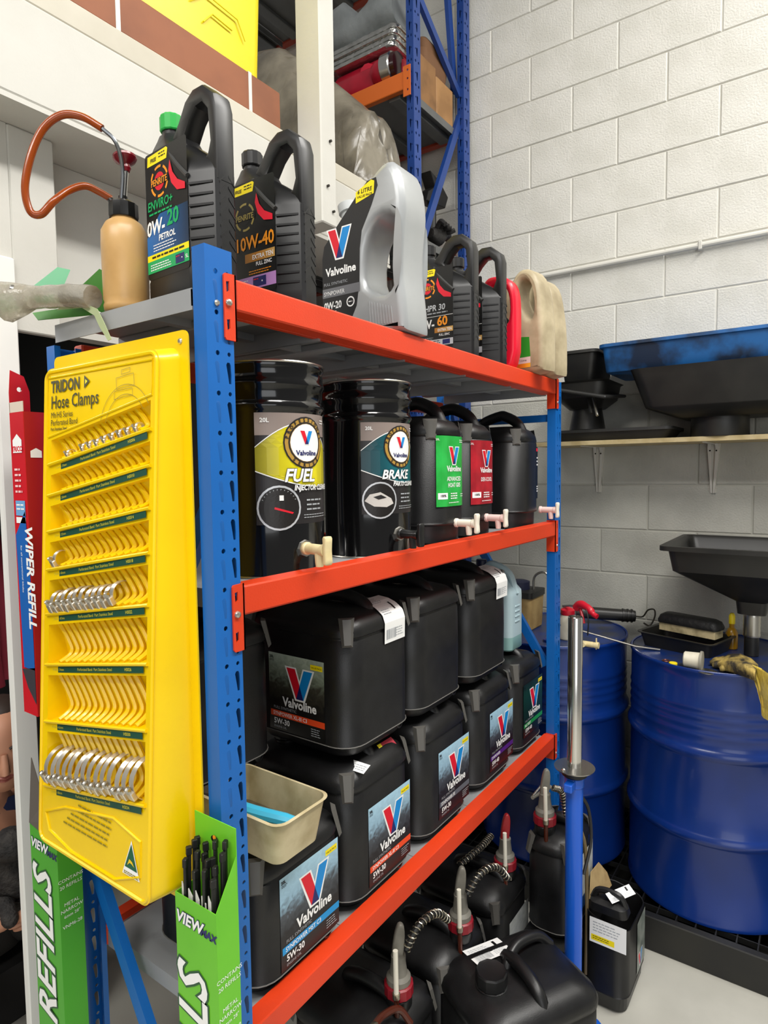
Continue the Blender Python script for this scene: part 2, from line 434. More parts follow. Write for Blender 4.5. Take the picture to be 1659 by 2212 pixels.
post(XN0, XN1, BY, BY-.03, 1.93); post(XF0, XF1, BY, BY-.03, 1.985)
def connector(x0, x1, y, z0, z1, side):
    """hooked end plate; side = -1 near post, +1 far post"""
    mb = MB(); o = [(x0+.003, z0), (x1, z0), (x1, z1), (x0+.003, z1-.001), (x0, z1-.004), (x0, z0+.004)]
    hs = []
    for zc in (z0+.024, z1-.022):
        cx = x0+.008; hs.append([(cx-.0035, zc+.008), (cx+.003, zc+.0095), (cx+.003, zc-.005), (cx-.0025, zc-.0095)])
    if side > 0:
        o = [(x1-(a-x0), b) for a, b in o]; hs = [[(x1-(a-x0), b) for a, b in h] for h in hs]
    mb.extr(o, ORANGE, .003, hs, frame=T(0, y-.0025, 0) @ FR_XZ)
    if side < 0: mb.box(x1-.003, x1, y-.004, y+.03, z0, z1, ORANGE)
    else: mb.box(x0, x0+.003, y-.004, y+.03, z0, z1, ORANGE)
    return mb
def front_beam(z0, z1, cz0, cz1):
    mb = MB()
    mb.box(XN1+.0045, XF0-.0045, FY-.003, FY+.036, z0, z1, ORANGE, .003)
    mb.box(XN1+.0045, XF0-.0045, FY+.036, FY+.05, z0, z1-.018, ORANGE, .002)
    bo = build('beam', mb, rack)
    b1 = build('connector', connector(XN1-.021, XN1+.004, FY, cz0, cz1, -1), bo)
    build('connector', connector(XF0-.004, XF0+.021, FY, cz0, cz1, 1), bo)
    for x, z in ((XN1-.0125, (cz0+cz1)/2+.006),):
        b = MB(); b.lathe([(.0062, 0), (.0062, .0015), (.005, .004), (.002, .0055)], ZINC, 12, T(x, FY-.004, z) @ RX(PI/2)); build('bolt', b, bo)
    b = MB(); b.lathe([(.0045, 0), (.0045, .001), (.003, .003)], ZINC, 10, T(XF0+.01, FY-.004, cz0+.022) @ RX(PI/2)); build('bolt', b, bo)
front_beam(1.938, 1.988, 1.888, 1.994)
front_beam(1.436, 1.486, 1.378, 1.491)
front_beam(.655, .704, .612, .705)
b = MB(); b.lathe([(.005, 0), (.005, .001), (.003, .004)], ZINC, 12, T(.6835, FY-.0005, 1.943) @ RX(PI/2)); build('bolt', b, rack)
for z0, z1 in ((1.895, 1.94), (1.436, 1.486), (.655, .704)):
    mb = MB(); mb.box(XN1+.001, XF0-.001, BY-.032, BY, z0, z1, ORANGE, .003); build('beam', mb, rack)
for zt in (1.968, 1.472, .690):               # shelf panels: folded steel pans side by side
    n = 5; x0 = XN0 + (.0 if zt > 1.9 else .056); x1 = XF0-.001; wd = (x1-x0)/n
    DIRTY = M('grey_steel_dirty', '#96989a', .45, var='#3c3a36', vs=7, vamt=.85, lo=.56, hi=.72)
    mt = DIRTY if zt < 1 else SHELFG
    for i in range(n):
        a, b_ = x0+i*wd+.0008, x0+(i+1)*wd-.0008; mb = MB()
        y0 = FY+.034
        if i == 0 and zt < 1.9: pass
        mb.box(a, b_, y0, BY-.034, zt-.002, zt, mt)
        mb.box(a, a+.002, y0, BY-.034, zt-.034, zt-.002, mt); mb.box(b_-.002, b_, y0, BY-.034, zt-.034, zt-.002, mt)
        mb.box(a, b_, y0, y0+.002, zt-.028, zt-.002, mt)
        mb.box(a+.012, b_-.012, y0+.17, y0+.19, zt-.016, zt-.002, mt); mb.box((a+b_)/2-.02, (a+b_)/2+.02, y0+.004, BY-.036, zt-.02, zt-.002, mt, .003)
        build('shelf_panel', mb, rack)
# end frame braces on the near end
def brace(a, b, wd=.03, name='brace'):
    a = Vector(a); b = Vector(b); d = (b-a).normalized(); s = Vector((1, 0, 0)).cross(d).normalized(); mb = MB()
    for (u0, u1, v0, v1) in ((0, .003, -wd/2, wd/2), (.003, .018, wd/2-.003, wd/2), (.003, .018, -wd/2, -wd/2+.003)):
        vs = []
        for p in (a, b):
            for u, v in ((u0, v0), (u1, v0), (u1, v1), (u0, v1)): vs.append(p+Vector((u, 0, 0))+s*v)
        mb.add(vs, [(0, 1, 2, 3), (7, 6, 5, 4), (0, 4, 5, 1), (1, 5, 6, 2), (2, 6, 7, 3), (3, 7, 4, 0)], BLUEPOST)
    build(name, mb, rack)
brace((.680, 1.262, .905), (.680, .84, .22)); brace((.680, .835, 1.62), (.680, 1.262, .96))
brace((.680, .83, .16), (.680, 1.26, .16)); brace((2.21, 1.26, 1.62), (2.21, .84, .95)); brace((2.21, .83, 1.857), (2.21, 1.26, 1.857), .025)
for z in (1.85, 1.81, .86, .81, .76, .68, .62, .56, .5):
    b = MB(); b.lathe([(.0035, 0), (.0035, .001), (.002, .002)], ZINC, 8, T(XN0-.0002, 1.27, z) @ RY(-PI/2)); build('rivet', b, rack)

# ================================================================== hose clamp display
DY = M('yellow_display_plastic', '#f2cb00', .28, var='#e6bd00', vs=8, vamt=.4, coat=.2)
DGRN = M('dark_green_strip', '#1d4a3a', .4); DINK = M('dark_ink', '#3a3a18', .4)
disp = thing('hose_clamp_display', 'tall yellow plastic hose clamp display board with eight slanted pockets', 'display board', (.655, .834, .0))
# local frame: u = +y (to the left in the picture), v = z, w = outward (-x)
def DP(u, v, w): return Vector((-w, u, v))
FRD = Matrix(((0, 0, -1, 0), (1, 0, 0, 0), (0, 1, 0, 0), (0, 0, 0, 1)))
U0, U1, V0, V1 = .028, .378, .985, 1.872           # face rectangle
def wface(v): return .088-(v-V0)/(V1-V0)*.053      # face leans out towards the bottom
mb = MB(); mb.extr(rrect(.2025, 1.42, .2025, .482, .012), DY, .003, frame=T(-.0015, 0, 0) @ FRD); build('flange', mb, disp)
b = MB(); b.lathe([(.005, 0), (.005, .001), (.003, .003)], ZINC, 10, T(-.003, .018, 1.885) @ RY(-PI/2)); build('screw', b, disp)
SL = .172                                          # pockets rise to the right
dl = [1.689, 1.636, 1.573, 1.506, 1.426, 1.334, 1.228, 1.105]      # strip heights at the left side
UL, UR = .352, .048
# measured on x=.56; rescale to the leaning face
def conv(u_meas, z):                               # from plane x=.56 to the leaning face (same ray through the camera)
    for _ in range(8):
        x = .655-wface(z); k = x/.56; zz = CAM_H+(z0_-CAM_H)*k; z = zz
    return zz
strips = []
for z0_ in dl:
    strips.append(conv(0, z0_))
frame_out = rrect((U0+U1)/2, (V0+V1)/2, (U1-U0)/2, (V1-V0)/2, .022, 5)
pockets = []
heads = strips[0]+.049
tops = [heads]+[s_-.016 for s_ in strips[:-1]]
for zt, zb in zip(tops, strips):
    zb = zb+.004
    pockets.append([(UL, zb), (UR, zb+SL*(UL-UR)), (UR, zt+SL*(UL-UR)), (UL, zt)])
mb = MB()
# front frame sheet with the pocket openings, leaning
def lean(p): return DP(p[0], p[1], wface(p[1])+p[2])
loops = [ccw(frame_out)]+[ccw(q)[::-1] for q in pockets]
flat = [Vector((x, y, 0)) for q in loops for x, y in q]
mb.add([lean((p.x, p.y, 0)) for p in flat], [tuple(t) for t in geometry.tessellate_polygon([[Vector((x, y, 0)) for x, y in q] for q in loops])], DY)
build('front_frame', mb, disp)
mb = MB()
big = [(.2025+(x-.203)*1.045, 1.4285+(y-1.4285)*1.012) for x, y in ccw(frame_out)]
mb.loft([[DP(x, y, .003) for x, y in big], [DP(x, y, wface(y)-.006) for x, y in ccw(frame_out)], [DP(x, y, wface(y)) for x, y in offset_poly(ccw(frame_out), .004)]], DY, False, False)
build('side_wall', mb, disp)
def rim(name, pts, r, par=disp, closed=True, m=DY):
    mb = MB(); mb.tube([lean((x, y, .0)) for x, y in pts], r, m, 6, closed); return build(name, mb, par)
rim('rim', offset_poly(ccw(frame_out), .006), .0035)
for i, q in enumerate(pockets):
    pk = MB(); dpt = -.026-.0025*i
    front = [lean((x, y, 0)) for x, y in q]
    zb = q[0][1]; zt = q[3][1]
    back = [lean((q[0][0]-.004, zb+.004, max(dpt, -wface(zb)+.006))), lean((q[1][0]+.004, q[1][1]+.004, max(dpt, -wface(zb)+.006))), lean((q[2][0]+.004, q[2][1]-.002, max(dpt*.55, -wface(zt)+.005))), lean((q[3][0]-.004, zt-.002, max(dpt*.55, -wface(zt)+.005)))]
    pk.loft([front, back], DY, False, True); po = build('pocket', pk, disp, sharp=20)
    # lip bead and strip
    lb = MB(); lb.tube([lean((UL+.006, zb-.001, .0015)), lean((UR-.004, zb+SL*(UL-UR)-.001, .0015))], .0032, DY, 6); build('lip', lb, po)
    st = Lab(); L_ = UL-UR; st.rect(-L_/2+.002, -.0055, L_/2-.002, .0055, DGRN, 0)
    st.text('Perforated Band  Part Stainless Steel', .005, -.0022, .0075, M('strip_ink', '#c9bf3a', .4), 1)
    st.text('%dmm - %dmm' % (11+i*6, 19+i*7), -L_/2+.035, -.0022, .0068, MATS['strip_ink'], 1); st.text('HS0%02d' % (6+i*4), L_/2-.045, -.0022, .0075, MATS['strip_ink'], 1, bold=.01)
    c = lean(((UL+UR)/2, zb-.0098+SL*L_/2, .0012)); ang = math.atan(SL)
    mm = Matrix(((0, 0, -1, 0), (-1, 0, 0, 0), (0, 1, 0, 0), (0, 0, 0, 1)))
    place_label(st, po, T(*c) @ mm @ RZ(ang) @ RX(-.06), 'label_strip')
    # ribs
    ph = zt-zb; nr = 13; rb = MB(); amp = min(.024, -dpt*.8); pts = []
    lim = min(-dpt, wface(zb)-.006)
    for f_, q_ in ((0, .12), (.07, .45), (.16, .75), (.28, .90), (.45, .93), (.65, .95), (.85, .97), (.97, 1.0)):
        dd = lim*(1-.45*f_)*q_-.0015; pts.append(Vector((dd-.062*f_*ph*0, .030*f_*f_, .003+f_*ph*.94)))
    rb.tube(spline(pts, 3), .0046, DY, 6); ro = None
    for k in range(nr):
        u = UL-.036-k*(UL-UR-.046)/nr*1.0; base = lean((u, zb+SL*(UL-u), 0))
        if ro is None: ro = build('rib', rb, po, T(*base))
        else: link_copy(ro, po, T(*base))
# header artwork
hd = Lab(); HC = DINK
# label origin at face (u=.203, v=1.80); u_label = right = -u
def hu(u): return .203-u
hd.text('TRIDON', hu(.352), .024, .030, HC, 1, bold=.03, align='LEFT', sx=.86)
hd.poly([(hu(.240), .023), (hu(.240), .046), (hu(.222), .0345)], HC, 1); hd.poly([(hu(.236), .030), (hu(.236), .039), (hu(.229), .0345)], YEL, 2)
hd.text('Hose Clamps', hu(.352), -.006, .034, HC, 1, bold=.008, align='LEFT', sx=.86)
hd.text('Mh/HS Series', hu(.352), -.023, .0155, HC, 1, align='LEFT', sx=.9); hd.text('Perforated Band', hu(.352), -.037, .0155, HC, 1, align='LEFT', sx=.9)
hd.text('Part Stainless Steel', hu(.352), -.046, .0075, HC, 1, bold=.02, align='LEFT')
FINE = M('fine_ink', '#8d7d12', .4)
def arcp(r, a0, a1, n=18): return [(.088+r*math.cos(a0+(a1-a0)*i/n), -.055+r*1.0*math.sin(a0+(a1-a0)*i/n)) for i in range(n+1)]
for r in (.058, .074):
    p = arcp(r, 2.9, .55)
    for a_, b_2 in zip(p[:-1], p[1:]):
        d = Vector((b_2[0]-a_[0], b_2[1]-a_[1])).normalized(); nx, ny = -d.y*.0005, d.x*.0005
        hd.add([(a_[0]+nx, a_[1]+ny, .0004), (a_[0]-nx, a_[1]-ny, .0004), (b_2[0]-nx, b_2[1]-ny, .0004), (b_2[0]+nx, b_2[1]+ny, .0004)], [(0, 1, 2, 3)], FINE)
hd.outline([(.062, .012), (.112, .016), (.110, .036), (.06, .032)], .0008, FINE, 1); hd.outline([(.075, .036), (.10, .038), (.10, .046), (.075, .044)], .0008, FINE, 1)
hd.outline([(.055, -.004), (.108, .0), (.107, .012), (.056, .01)], .0008, FINE, 1)
hv = 1.803; mm = Matrix(((0, 0, -1, 0), (-1, 0, 0, 0), (0, 1, 0, 0), (0, 0, 0, 1)))
tilt = math.atan(.053/(V1-V0))
place_label(hd, disp, T(*lean((.203, hv, .0012))) @ mm @ RX(-tilt), 'lettering')
hl = heads+.006
rim('header_frame', [(.362, hl), (.362, 1.855), (.044, 1.855), (.044, hl+SL*.318)], .0022)
# footer panel
fp = [(.36, strips[-1]-.026), (.05, strips[-1]-.026+SL*.31), (.05, .999), (.36, .999)]
rim('footer_frame', chaikin([(.358, strips[-1]-.03), (.056, strips[-1]-.03+SL*.30), (.056, 1.0), (.33, 1.0)], 1), .0028)
ft = Lab()
for k, (u, v, n) in enumerate(((.30, .052, 22), (.235, .058, 24), (.19, .066, 22))):
    pass
for k in range(5): ft.lines(-.085+.012*(4-k), .044-k*.011, .075, 1, .01, .0032, FINE, 1, .15)
ft.poly([(.10, -.025), (.148, -.025), (.124, .035)], WHITE, 1); ft.poly([(.107, -.012), (.141, -.012), (.124, .029)], M('made_green', '#0f5a3c', .4), 2)
ft.poly([(.114, -.008), (.12, .004), (.128, .001), (.134, -.006), (.127, -.003), (.121, -.002)], M('kangaroo_gold', '#e8c21c', .4), 3)
ft.lines(.105, -.02, .146, 2, .003, .0016, FINE, 3, .1)
place_label(ft, disp, T(*lean((.203, 1.045, .0012))) @ mm @ RX(-tilt), 'lettering')
# hose clamps standing in the pockets
BAND = M('clamp_band_steel', '#dcd6ca', .30, .72)
def clamp_proto(R, wd, label, group):
    hk = min(1.0, R/.021)**.6
    t = thing('hose_clamp', label, 'hose clamp', (0, 0, 0), 0, group)
    mb = MB(); ns = 22; secs = []
    for i in range(ns+1):
        a = 2*PI*i/ns
        secs.append([(math.cos(a)*r, y, math.sin(a)*r) for r, y in ((R, -wd/2), (R, wd/2), (R-.0012, wd/2), (R-.0012, -wd/2))])
    mb.loft(secs, BAND, False, False); build('band', mb, t)
    mb = MB(); s_ = wd*.62; mb.box(-R-.007*hk, -R+.001, -s_, s_, -.009*hk, .007*hk, BAND, .0012); h = build('screw_housing', mb, t)
    mb = MB(); mb.rod((-R-.004*hk, 0, .007*hk), (-R-.004*hk, 0, .012*hk), wd*.42, STEEL, 8); mb.lathe([(wd*.5, .012*hk), (wd*.5, .016*hk), (wd*.3, .017*hk)], STEEL, 6, T(-R-.004*hk, 0, 0)); build('screw', mb, t)
    return t
ORD = 'first second third fourth fifth sixth seventh eighth ninth tenth eleventh twelfth thirteenth fourteenth'.split()
def put_clamps(R, wd, us, pk, label, group, jitter=.003):
    p = clamp_proto(R, wd, label, group); ph = math.atan(SL)
    for k, u in enumerate(us):
        o = p if k == 0 else copy_tree(p)
        q = pockets[pk]; zb = q[0][1]+SL*(UL-u)
        c = lean((u, zb+R*.70+.006, -.004-R*.62))
        o.location = Vector((.655, .834, 0))+c+Vector((0, 0, random.uniform(-jitter, jitter)))
        o.rotation_euler = (random.uniform(-.03, .03), -.45+random.uniform(-.06, .06), random.uniform(-.05, .05))
        if len(us) > 1: o['label'] = label.replace('steel hose clamp', 'steel hose clamp, %s from the left,' % ORD[k])
put_clamps(.0075, .007, [.297]+[.247-.0225*i for i in range(8)], 0, 'tiny steel hose clamp in the topmost yellow pocket', 'smallest hose clamps in the top pocket', .001)
put_clamps(.016, .010, [.333], 3, 'lone small hose clamp at the left of the fourth pocket', None)
put_clamps(.021, .010, [.338-.0195*i for i in range(11)], 4, 'medium steel hose clamp in the half-filled middle pocket', 'medium hose clamps in the fifth pocket')
put_clamps(.036, .011, [.338-.0205*i for i in range(14)], 7, 'large steel hose clamp in the lowest yellow pocket', 'large hose clamps in the bottom pocket')

# ================================================================== wiper refill cartons
def carton(name, label, x0, x1, y0, y1, z0, z1, mface, mside, back_flap, txt):
    t = thing(name, label, 'box', (x0, y0, z0)); w_, d_, h_ = x1-x0, y1-y0, z1-z0
    mb = MB(); th = .0012; CB = M('grey_board', '#b8b2a8', .8)
    mb.box(0, th, 0, d_, 0, h_, mface); mb.box(th, w_-th, 0, th, 0, h_, mside); mb.box(w_-th, w_, 0, d_, 0, h_+back_flap, mside); mb.box(th, w_-th, d_-th, d_, 0, h_, mside); mb.box(th, w_-th, th, d_-th, 0, .002, CB)
    build('carton', mb, t); return t, w_, d_, h_
LIME = M('lime_carton', '#6cc22a', .4, var='#5cb41e', vs=5, vamt=.5); GRN = M('green_carton', '#4aa528', .45, var='#3f9a20', vs=5, vamt=.5)
GOUT = M('refill_outline', '#1c4f2c', .4)
def refill_art(lab, h_, d_, stops):
    """front print, frame centred on the front face; vertical WIPER REFILLS reading upward"""
    top = h_/2
    lab.text('VIEW', -d_*.16, top-.045, .027, NAVY, 1, bold=.07, shear=.25); lab.text('VIEW', -d_*.16, top-.045, .027, WHITE, 2, bold=.03, shear=.25)
    lab.text('MAX', d_*.30, top-.046, .0165, NAVY, 1, bold=.06, shear=.25)
    lab.text('WIPER REFILLS', d_*.22, stops, .098, GOUT, 1, bold=.055, shear=.2, align='RIGHT', rot=PI/2); lab.text('WIPER REFILLS', d_*.22, stops, .098, WHITE, 2, bold=.02, shear=.2, align='RIGHT', rot=PI/2)
gl, w_, d_, h_ = carton('wiper_refill_carton', 'green wiper refill carton strapped low beside the back post', .6, .648, 1.213, 1.318, .30, .968, GRN, GRN, 0, '')
lb = Lab(); refill_art(lb, h_, d_, h_/2-.085); place_label(lb, gl, T(-.0006, d_/2, h_/2) @ FACE_X, 'lettering')
lb = Lab(); lb.text('CONTAINS', 0, .24, .010, WHITE, 1); lb.text('20 REFILLS', 0, .227, .010, WHITE, 1); lb.text('METAL', 0, .19, .010, WHITE, 1); lb.text('NARROW', 0, .178, .010, WHITE, 1); lb.text('6mm 28"', 0, .166, .009, WHITE, 1); lb.text('VNM6-28', 0, .145, .010, WHITE, 1)
sideprint = lb; place_label(lb, gl, T(w_/2, -.0006, h_/2) @ FACE_Y, 'lettering')
mb = MB(); q = [(.0, .105, .668), (.0, .0, .655), (.004, .004, .70), (.01, .06, .72), (.01, .105, .80)]
mb.add([(a-.001, b, c) for a, b, c in q]+[(a+.0005, b, c) for a, b, c in q], [(0, 1, 2, 3, 4), (9, 8, 7, 6, 5)]+[(i, (i+1) % 5, 5+(i+1) % 5, 5+i) for i in range(5)], M('grey_board_dark', '#57504a', .8)); build('torn_flap', mb, gl)
gr, w_, d_, h_ = carton('wiper_refill_carton', 'open lime green wiper refill carton full of black blades by front post', .6, .644, .744, .843, .30, 1.005, LIME, LIME, .115, '')
lb = Lab(); refill_art(lb, h_, d_, h_/2-.115); place_label(lb, gr, T(-.0006, d_/2, h_/2) @ FACE_X, 'lettering')
place_label(sideprint, gr, T(w_/2, -.0006, h_/2) @ FACE_Y, 'lettering')
hp = Lab(); hp.disc(0, .022, .009, BLACKP, 1, .006); hp.disc(.0, .025, .004, ORG, 2); place_label(hp, gr, T(w_-.0020, d_/2, h_+.06) @ FACE_X, 'lettering')
mb = MB(); mb.add([(0, 0, h_), (w_-.0015, 0, h_), (w_-.0015, 0, h_+.07), (0, .0012, h_), (w_-.0015, .0012, h_), (w_-.0015, .0012, h_+.07)], [(0, 1, 2), (5, 4, 3), (0, 2, 5, 3), (1, 4, 5, 2), (0, 3, 4, 1)], LIME)
build('side_flap', mb, gr)
RUB = M('black_rubber', '#121212', .5)
wp = MB(); wp.box(-.0035, .0035, -.0025, .0025, -.30, .035, RUB, .0008); wp.box(-.0045, .0045, -.0035, .0035, .026, .040, RUB, .001)
pap = M('white_paper_sleeve', '#d5d2cc', .7)
proto = None
for i in range(16):
    x = .607+.009*(i % 4)+random.uniform(-.001, .001); y = .756+.0225*(i//4)+.004*(i % 2); z = 1.005+random.uniform(.0, .02)+.012*(i % 4)
    if proto is None: proto = tag(build('wiper_refill', wp), 'black rubber wiper refill strip standing in the open lime carton', 'wiper refill', 'wiper refills in the lime carton'); o = proto
    else: o = link_copy(proto)
    o.location = (x, y, z); o.rotation_euler = (random.uniform(-.05, .05), random.uniform(-.04, .04), random.uniform(-.5, .5))
for i in range(5):
    mb = MB(); y = .012+i*.016; mb.add([(.006, y, h_-.05), (.006, y+.014, h_-.05), (.005, y+.012, h_+.018-.006*(i % 2)), (.005, y+.002, h_+.002), (.0075, y, h_-.05), (.0075, y+.014, h_-.05), (.0065, y+.012, h_+.018-.006*(i % 2)), (.0065, y+.002, h_+.002)], [(0, 1, 2, 3), (7, 6, 5, 4), (0, 4, 5, 1), (1, 5, 6, 2), (2, 6, 7, 3), (3, 7, 4, 0)], pap); build('paper_sleeve', mb, gr)
REDC = M('red_carton', '#c81021', .45, var='#b60c1c', vs=6, vamt=.5)
rb, w_, d_, h_ = carton('wiper_blade_carton', 'narrow red wiper refill carton with torn top on the door jamb', .613, .6535, 1.29, 1.345, 1.19, 1.80, REDC, M('red_carton_side', '#a30c18', .45), 0, '')
lb = Lab(); hh = h_/2
lb.poly([(-.024, .06), (.018, .11), (.027, .0), (.027, -.21), (-.016, -.21)], M('carton_blue', '#1d5fae', .4), 1); lb.text('WIPER REFILL', .016, .08, .040, WHITE, 2, bold=.03, shear=.1, align='LEFT', rot=-PI/2, sx=.86)
lb.text('for all conventional blades', -.006, .04, .009, WHITE, 2, align='LEFT', rot=-PI/2)
lb.poly([(-.018, .225), (.018, .225), (.018, .25), (.0, .262), (-.018, .25)], WHITE, 1); lb.text('TRICO', 0, .228, .014, RED, 2, bold=.03)
lb.lines(-.016, .19, .014, 5, .011, .004, M('carton_pale', '#f0c8c8', .5), 1, .3); lb.rect(-.018, .10, .02, .13, M('carton_blue2', '#6fa3d2', .4), 1); lb.lines(-.014, .12, .016, 2, .008, .003, WHITE, 2, .2); lb.rect(-.018, .085, .02, .097, WHITE, 1)
lb.poly([(-.024, -.215), (.027, -.205), (.027, -.28), (-.004, -.25)], M('blade_grey', '#3d3a40', .4), 1)
place_label(lb, rb, T(-.0006, d_/2, hh) @ FACE_X, 'lettering')
lb = Lab(); lb.poly([(-.01, .215), (.012, .215), (.012, .228), (.001, .234), (-.01, .228)], WHITE, 1); place_label(lb, rb, T(w_/2, -.0006, hh) @ FACE_Y, 'lettering')
mb = MB(); sh = [(.0, 0), (.04, 0), (.04, .045), (.03, .075), (.004, .085), (.0, .04)]
mb.extr(sh, REDC, .0015, [circ(.02, .048, .005, 8)], frame=T(0, .053, h_) @ FR_XZ); build('torn_flap', mb, rb)
mb = MB(); mb.box(0, .0015, 0, .055, h_, h_+.02, M('torn_board', '#cdbfae', .8)); build('torn_edge', mb, rb)
# ================================================================== 20 litre black cans
LBG = grad_mat('oil_label_print', [(0, '#0c0d0f'), (.38, '#16181b'), (.58, '#454b52'), (.75, '#8fb0c4'), (1, '#a9cfe2')], 1, .0925, .35, 45)
LBGG = grad_mat('oil_label_green', [(0, '#0a0f10'), (.5, '#0c2a1c'), (.8, '#123a2a'), (1, '#16241f')], 1, .0925, .4, 40)
def oil_label(band, name, visc, bgm=LBG, purple=None, sub='FULL SYNTHETIC', w=.172, h=.185):
    L = Lab(); L.rect(-w/2, -h/2, w/2, h/2, bgm, 0)
    L.vlogo(.012, .028, .080, 1)
    L.text('Valvoline', .010, -.030, .030, WHITE, 2, bold=.03, sx=.95)
    L.text(sub, -.072, -.041, .0095, GREYP, 2, align='LEFT')
    if band is not None:
        L.rect(-w/2+.004, -.060, w/2, -.0455, band, 1)
    L.text(name, -.074, -.0568, .0125, WHITE, 2, bold=.012, align='LEFT', sx=.92)
    L.text(visc, -.072, -.077, .0185, WHITE, 2, bold=.025, align='LEFT', sx=.95)
    L.text('ENGINE OIL', -.072, -.0865, .0075, GREYP, 2, align='LEFT')
    L.text('20L', -.076, .080, .0085, BLACKP, 2, bold=.04); L.lines(-.081, .076, -.066, 2, .003, .0012, BLACKP, 2, .2)
    L.rect(.046, .070, .082, .082, YEL, 1); L.text('VALUE PACK', .064, .0737, .0055, BLACKP, 2)
    L.lines(.045, -.068, .082, 4, .0052, .0018, GREYP, 2, .4)
    return L
def sticker(w, h, m=WHITE):
    L = Lab(); L.rect(-w/2, -h/2, w/2, h/2, m, 0)
    n = int(w*.45/.0016)
    for i in range(n): L.rect(-w*.42+i*.0016, -h*.42, -w*.42+i*.0016+random.choice((.0004, .0008, .0011)), -h*.05, GREYP, 1)
    L.lines(-w*.42, h*.32, w*.2, 3, h*.09, h*.03, GREYP, 1); L.rect(w*.26, h*.02, w*.33, h*.4, BLACKP, 1)
    L.lines(w*.1, -h*.1, w*.44, 4, h*.08, h*.025, GREYP, 1)
    return L
def can_body(W, D, H, R, taper=.012):
    mb = MB(); a, b = W/2, D/2
    mb.stack([(0, 0, 0, a-.028, b-.028, R*.7), (.004, 0, 0, a-.020, b-.020, R*.75), (.012, 0, 0, a-.014, b-.014, R*.8), (.026, 0, 0, a-.010, b-.010, R*.85), (.029, 0, 0, a-.001, b-.001, R*.92), (.0315, 0, 0, a+.0005, b+.0005, R*.93), (.034, 0, 0, a-.001, b-.001, R*.92),
              (.15, 0, 0, a, b, R*.92), (H*.775, 0, 0, a-.001, b-.001, R*.92), (H*.785, 0, 0, a-.004, b-.004, R*.9), (H*.80, 0, 0, a-.004, b-.004, R*.9), (H*.81, 0, 0, a+.001, b+.001, R*.9), (H*.845, 0, 0, a+.0015, b+.0015, R*.9), (H*.89, 0, 0, a-.006, b-.006, R*.85), (H*.93, 0, 0, a-.026, b-.026, R*.7), (H*.955, 0, 0, a-.055, b-.05, R*.5)], PLASTIC, 6)
    return mb
def jerry(name, label, x, y, z, rz=0, W=.262, D=.32, H=.345, R=.062, cap=(-.06, .09), group=None, capmat=None, clips=True):
    t = thing(name, label, 'jerry can', (x, y, z), rz, group)
    build('body', can_body(W, D, H, R), t, sharp=50)
    mb = MB()      # moulded carry handle: arched bar over the top
    hp = spline([(0, -D*.40, H*.86), (0, -D*.33, H*.955), (0, -D*.2, H*1.0), (0, 0, H*1.005), (0, D*.14, H*.975), (0, D*.18, H*.93)], 4)
    mb.tube(hp, [.017]*len(hp), PLASTIC, 8); build('handle', mb, t, sharp=50)
    if cap:
        cm = capmat or PLASTIC2; mb = MB(); k = 28
        mb.lathe([(.028, 0), (.030, .004), (.030, .010), (.025, .012)], PLASTIC, 20, T(cap[0], cap[1], H*.94)); build('neck', mb, t, sharp=40)
        mb = MB(); ring = []
        for zz, rr in ((.012, .027), (.013, .029), (.034, .029), (.037, .026)):
            ring.append([(cap[0]+(rr+(.0012 if i % 2 else 0))*math.cos(2*PI*i/k), cap[1]+(rr+(.0012 if i % 2 else 0))*math.sin(2*PI*i/k), H*.94+zz) for i in range(k)])
        mb.loft(ring, cm); build('cap', mb, t)
    if clips:
        cl = MB(); cl.add([(-.012, 0, -.010), (.012, 0, -.010), (.018, .016, .052), (-.018, .016, .052), (-.0075, -.006, -.004), (.0075, -.006, -.004), (.0095, .006, .050), (-.0095, .006, .050)], [(4, 5, 6, 7), (0, 1, 5, 4), (1, 2, 6, 5), (2, 3, 7, 6), (3, 0, 4, 7)], M('pale_plastic_rib', '#55534f', .38))  # corner ribs in a paler grey than the can body
        k = .293*R*.85-.004
        for sx, sy, a in ((-1, -1, -PI/4), (1, -1, PI/4), (1, 1, 3*PI/4), (-1, 1, -3*PI/4)):
            build('corner_clip', cl, t, T(sx*(W/2-k), sy*(D/2-k), H*.785) @ RZ(a))
    rr = MB(); rr.tube([(x_, y_, .0315) for x_, y_ in rrect(0, 0, W/2+.0006, D/2+.0006, R*.93, 6)], .0013, M('ridge_highlight_grey', '#6b6965', .35), 5, True); build('ridge_highlight', rr, t)  # painted highlight: pale ring stands in for the glint along the ridge
    pl = MB(); pl.lathe([(.013, 0), (.013, .003), (.009, .004), (.009, .002)], PLASTIC2, 14, T(.07, -D/2+.007, .03) @ RX(PI/2)); build('bung', pl, t)
    return t
CY = .99; ZB = .690; ZT = 1.030
BANDS = {'c': M('band_cyan', '#0f8fd0', .4), 'o': M('band_orange', '#ea4a1a', .4), 'g': M('band_grey', '#5a6068', .4), 'p': M('band_purple', '#4a1f7d', .4), 'e': M('band_green', '#1f8a45', .4)}
CANGRP = 'black oil cans on the bottom shelf'
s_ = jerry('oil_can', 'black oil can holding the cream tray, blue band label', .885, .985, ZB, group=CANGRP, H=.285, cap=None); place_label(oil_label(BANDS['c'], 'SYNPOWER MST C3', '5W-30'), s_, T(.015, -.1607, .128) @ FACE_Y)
t_ = jerry('oil_can', 'black oil can with orange band label on the bottom row', 1.163, .99, ZB, group=CANGRP); place_label(oil_label(BANDS['o'], 'SYNPOWER XL-III C3', '5W-30'), t_, T(.024, -.1607, .132) @ FACE_Y)
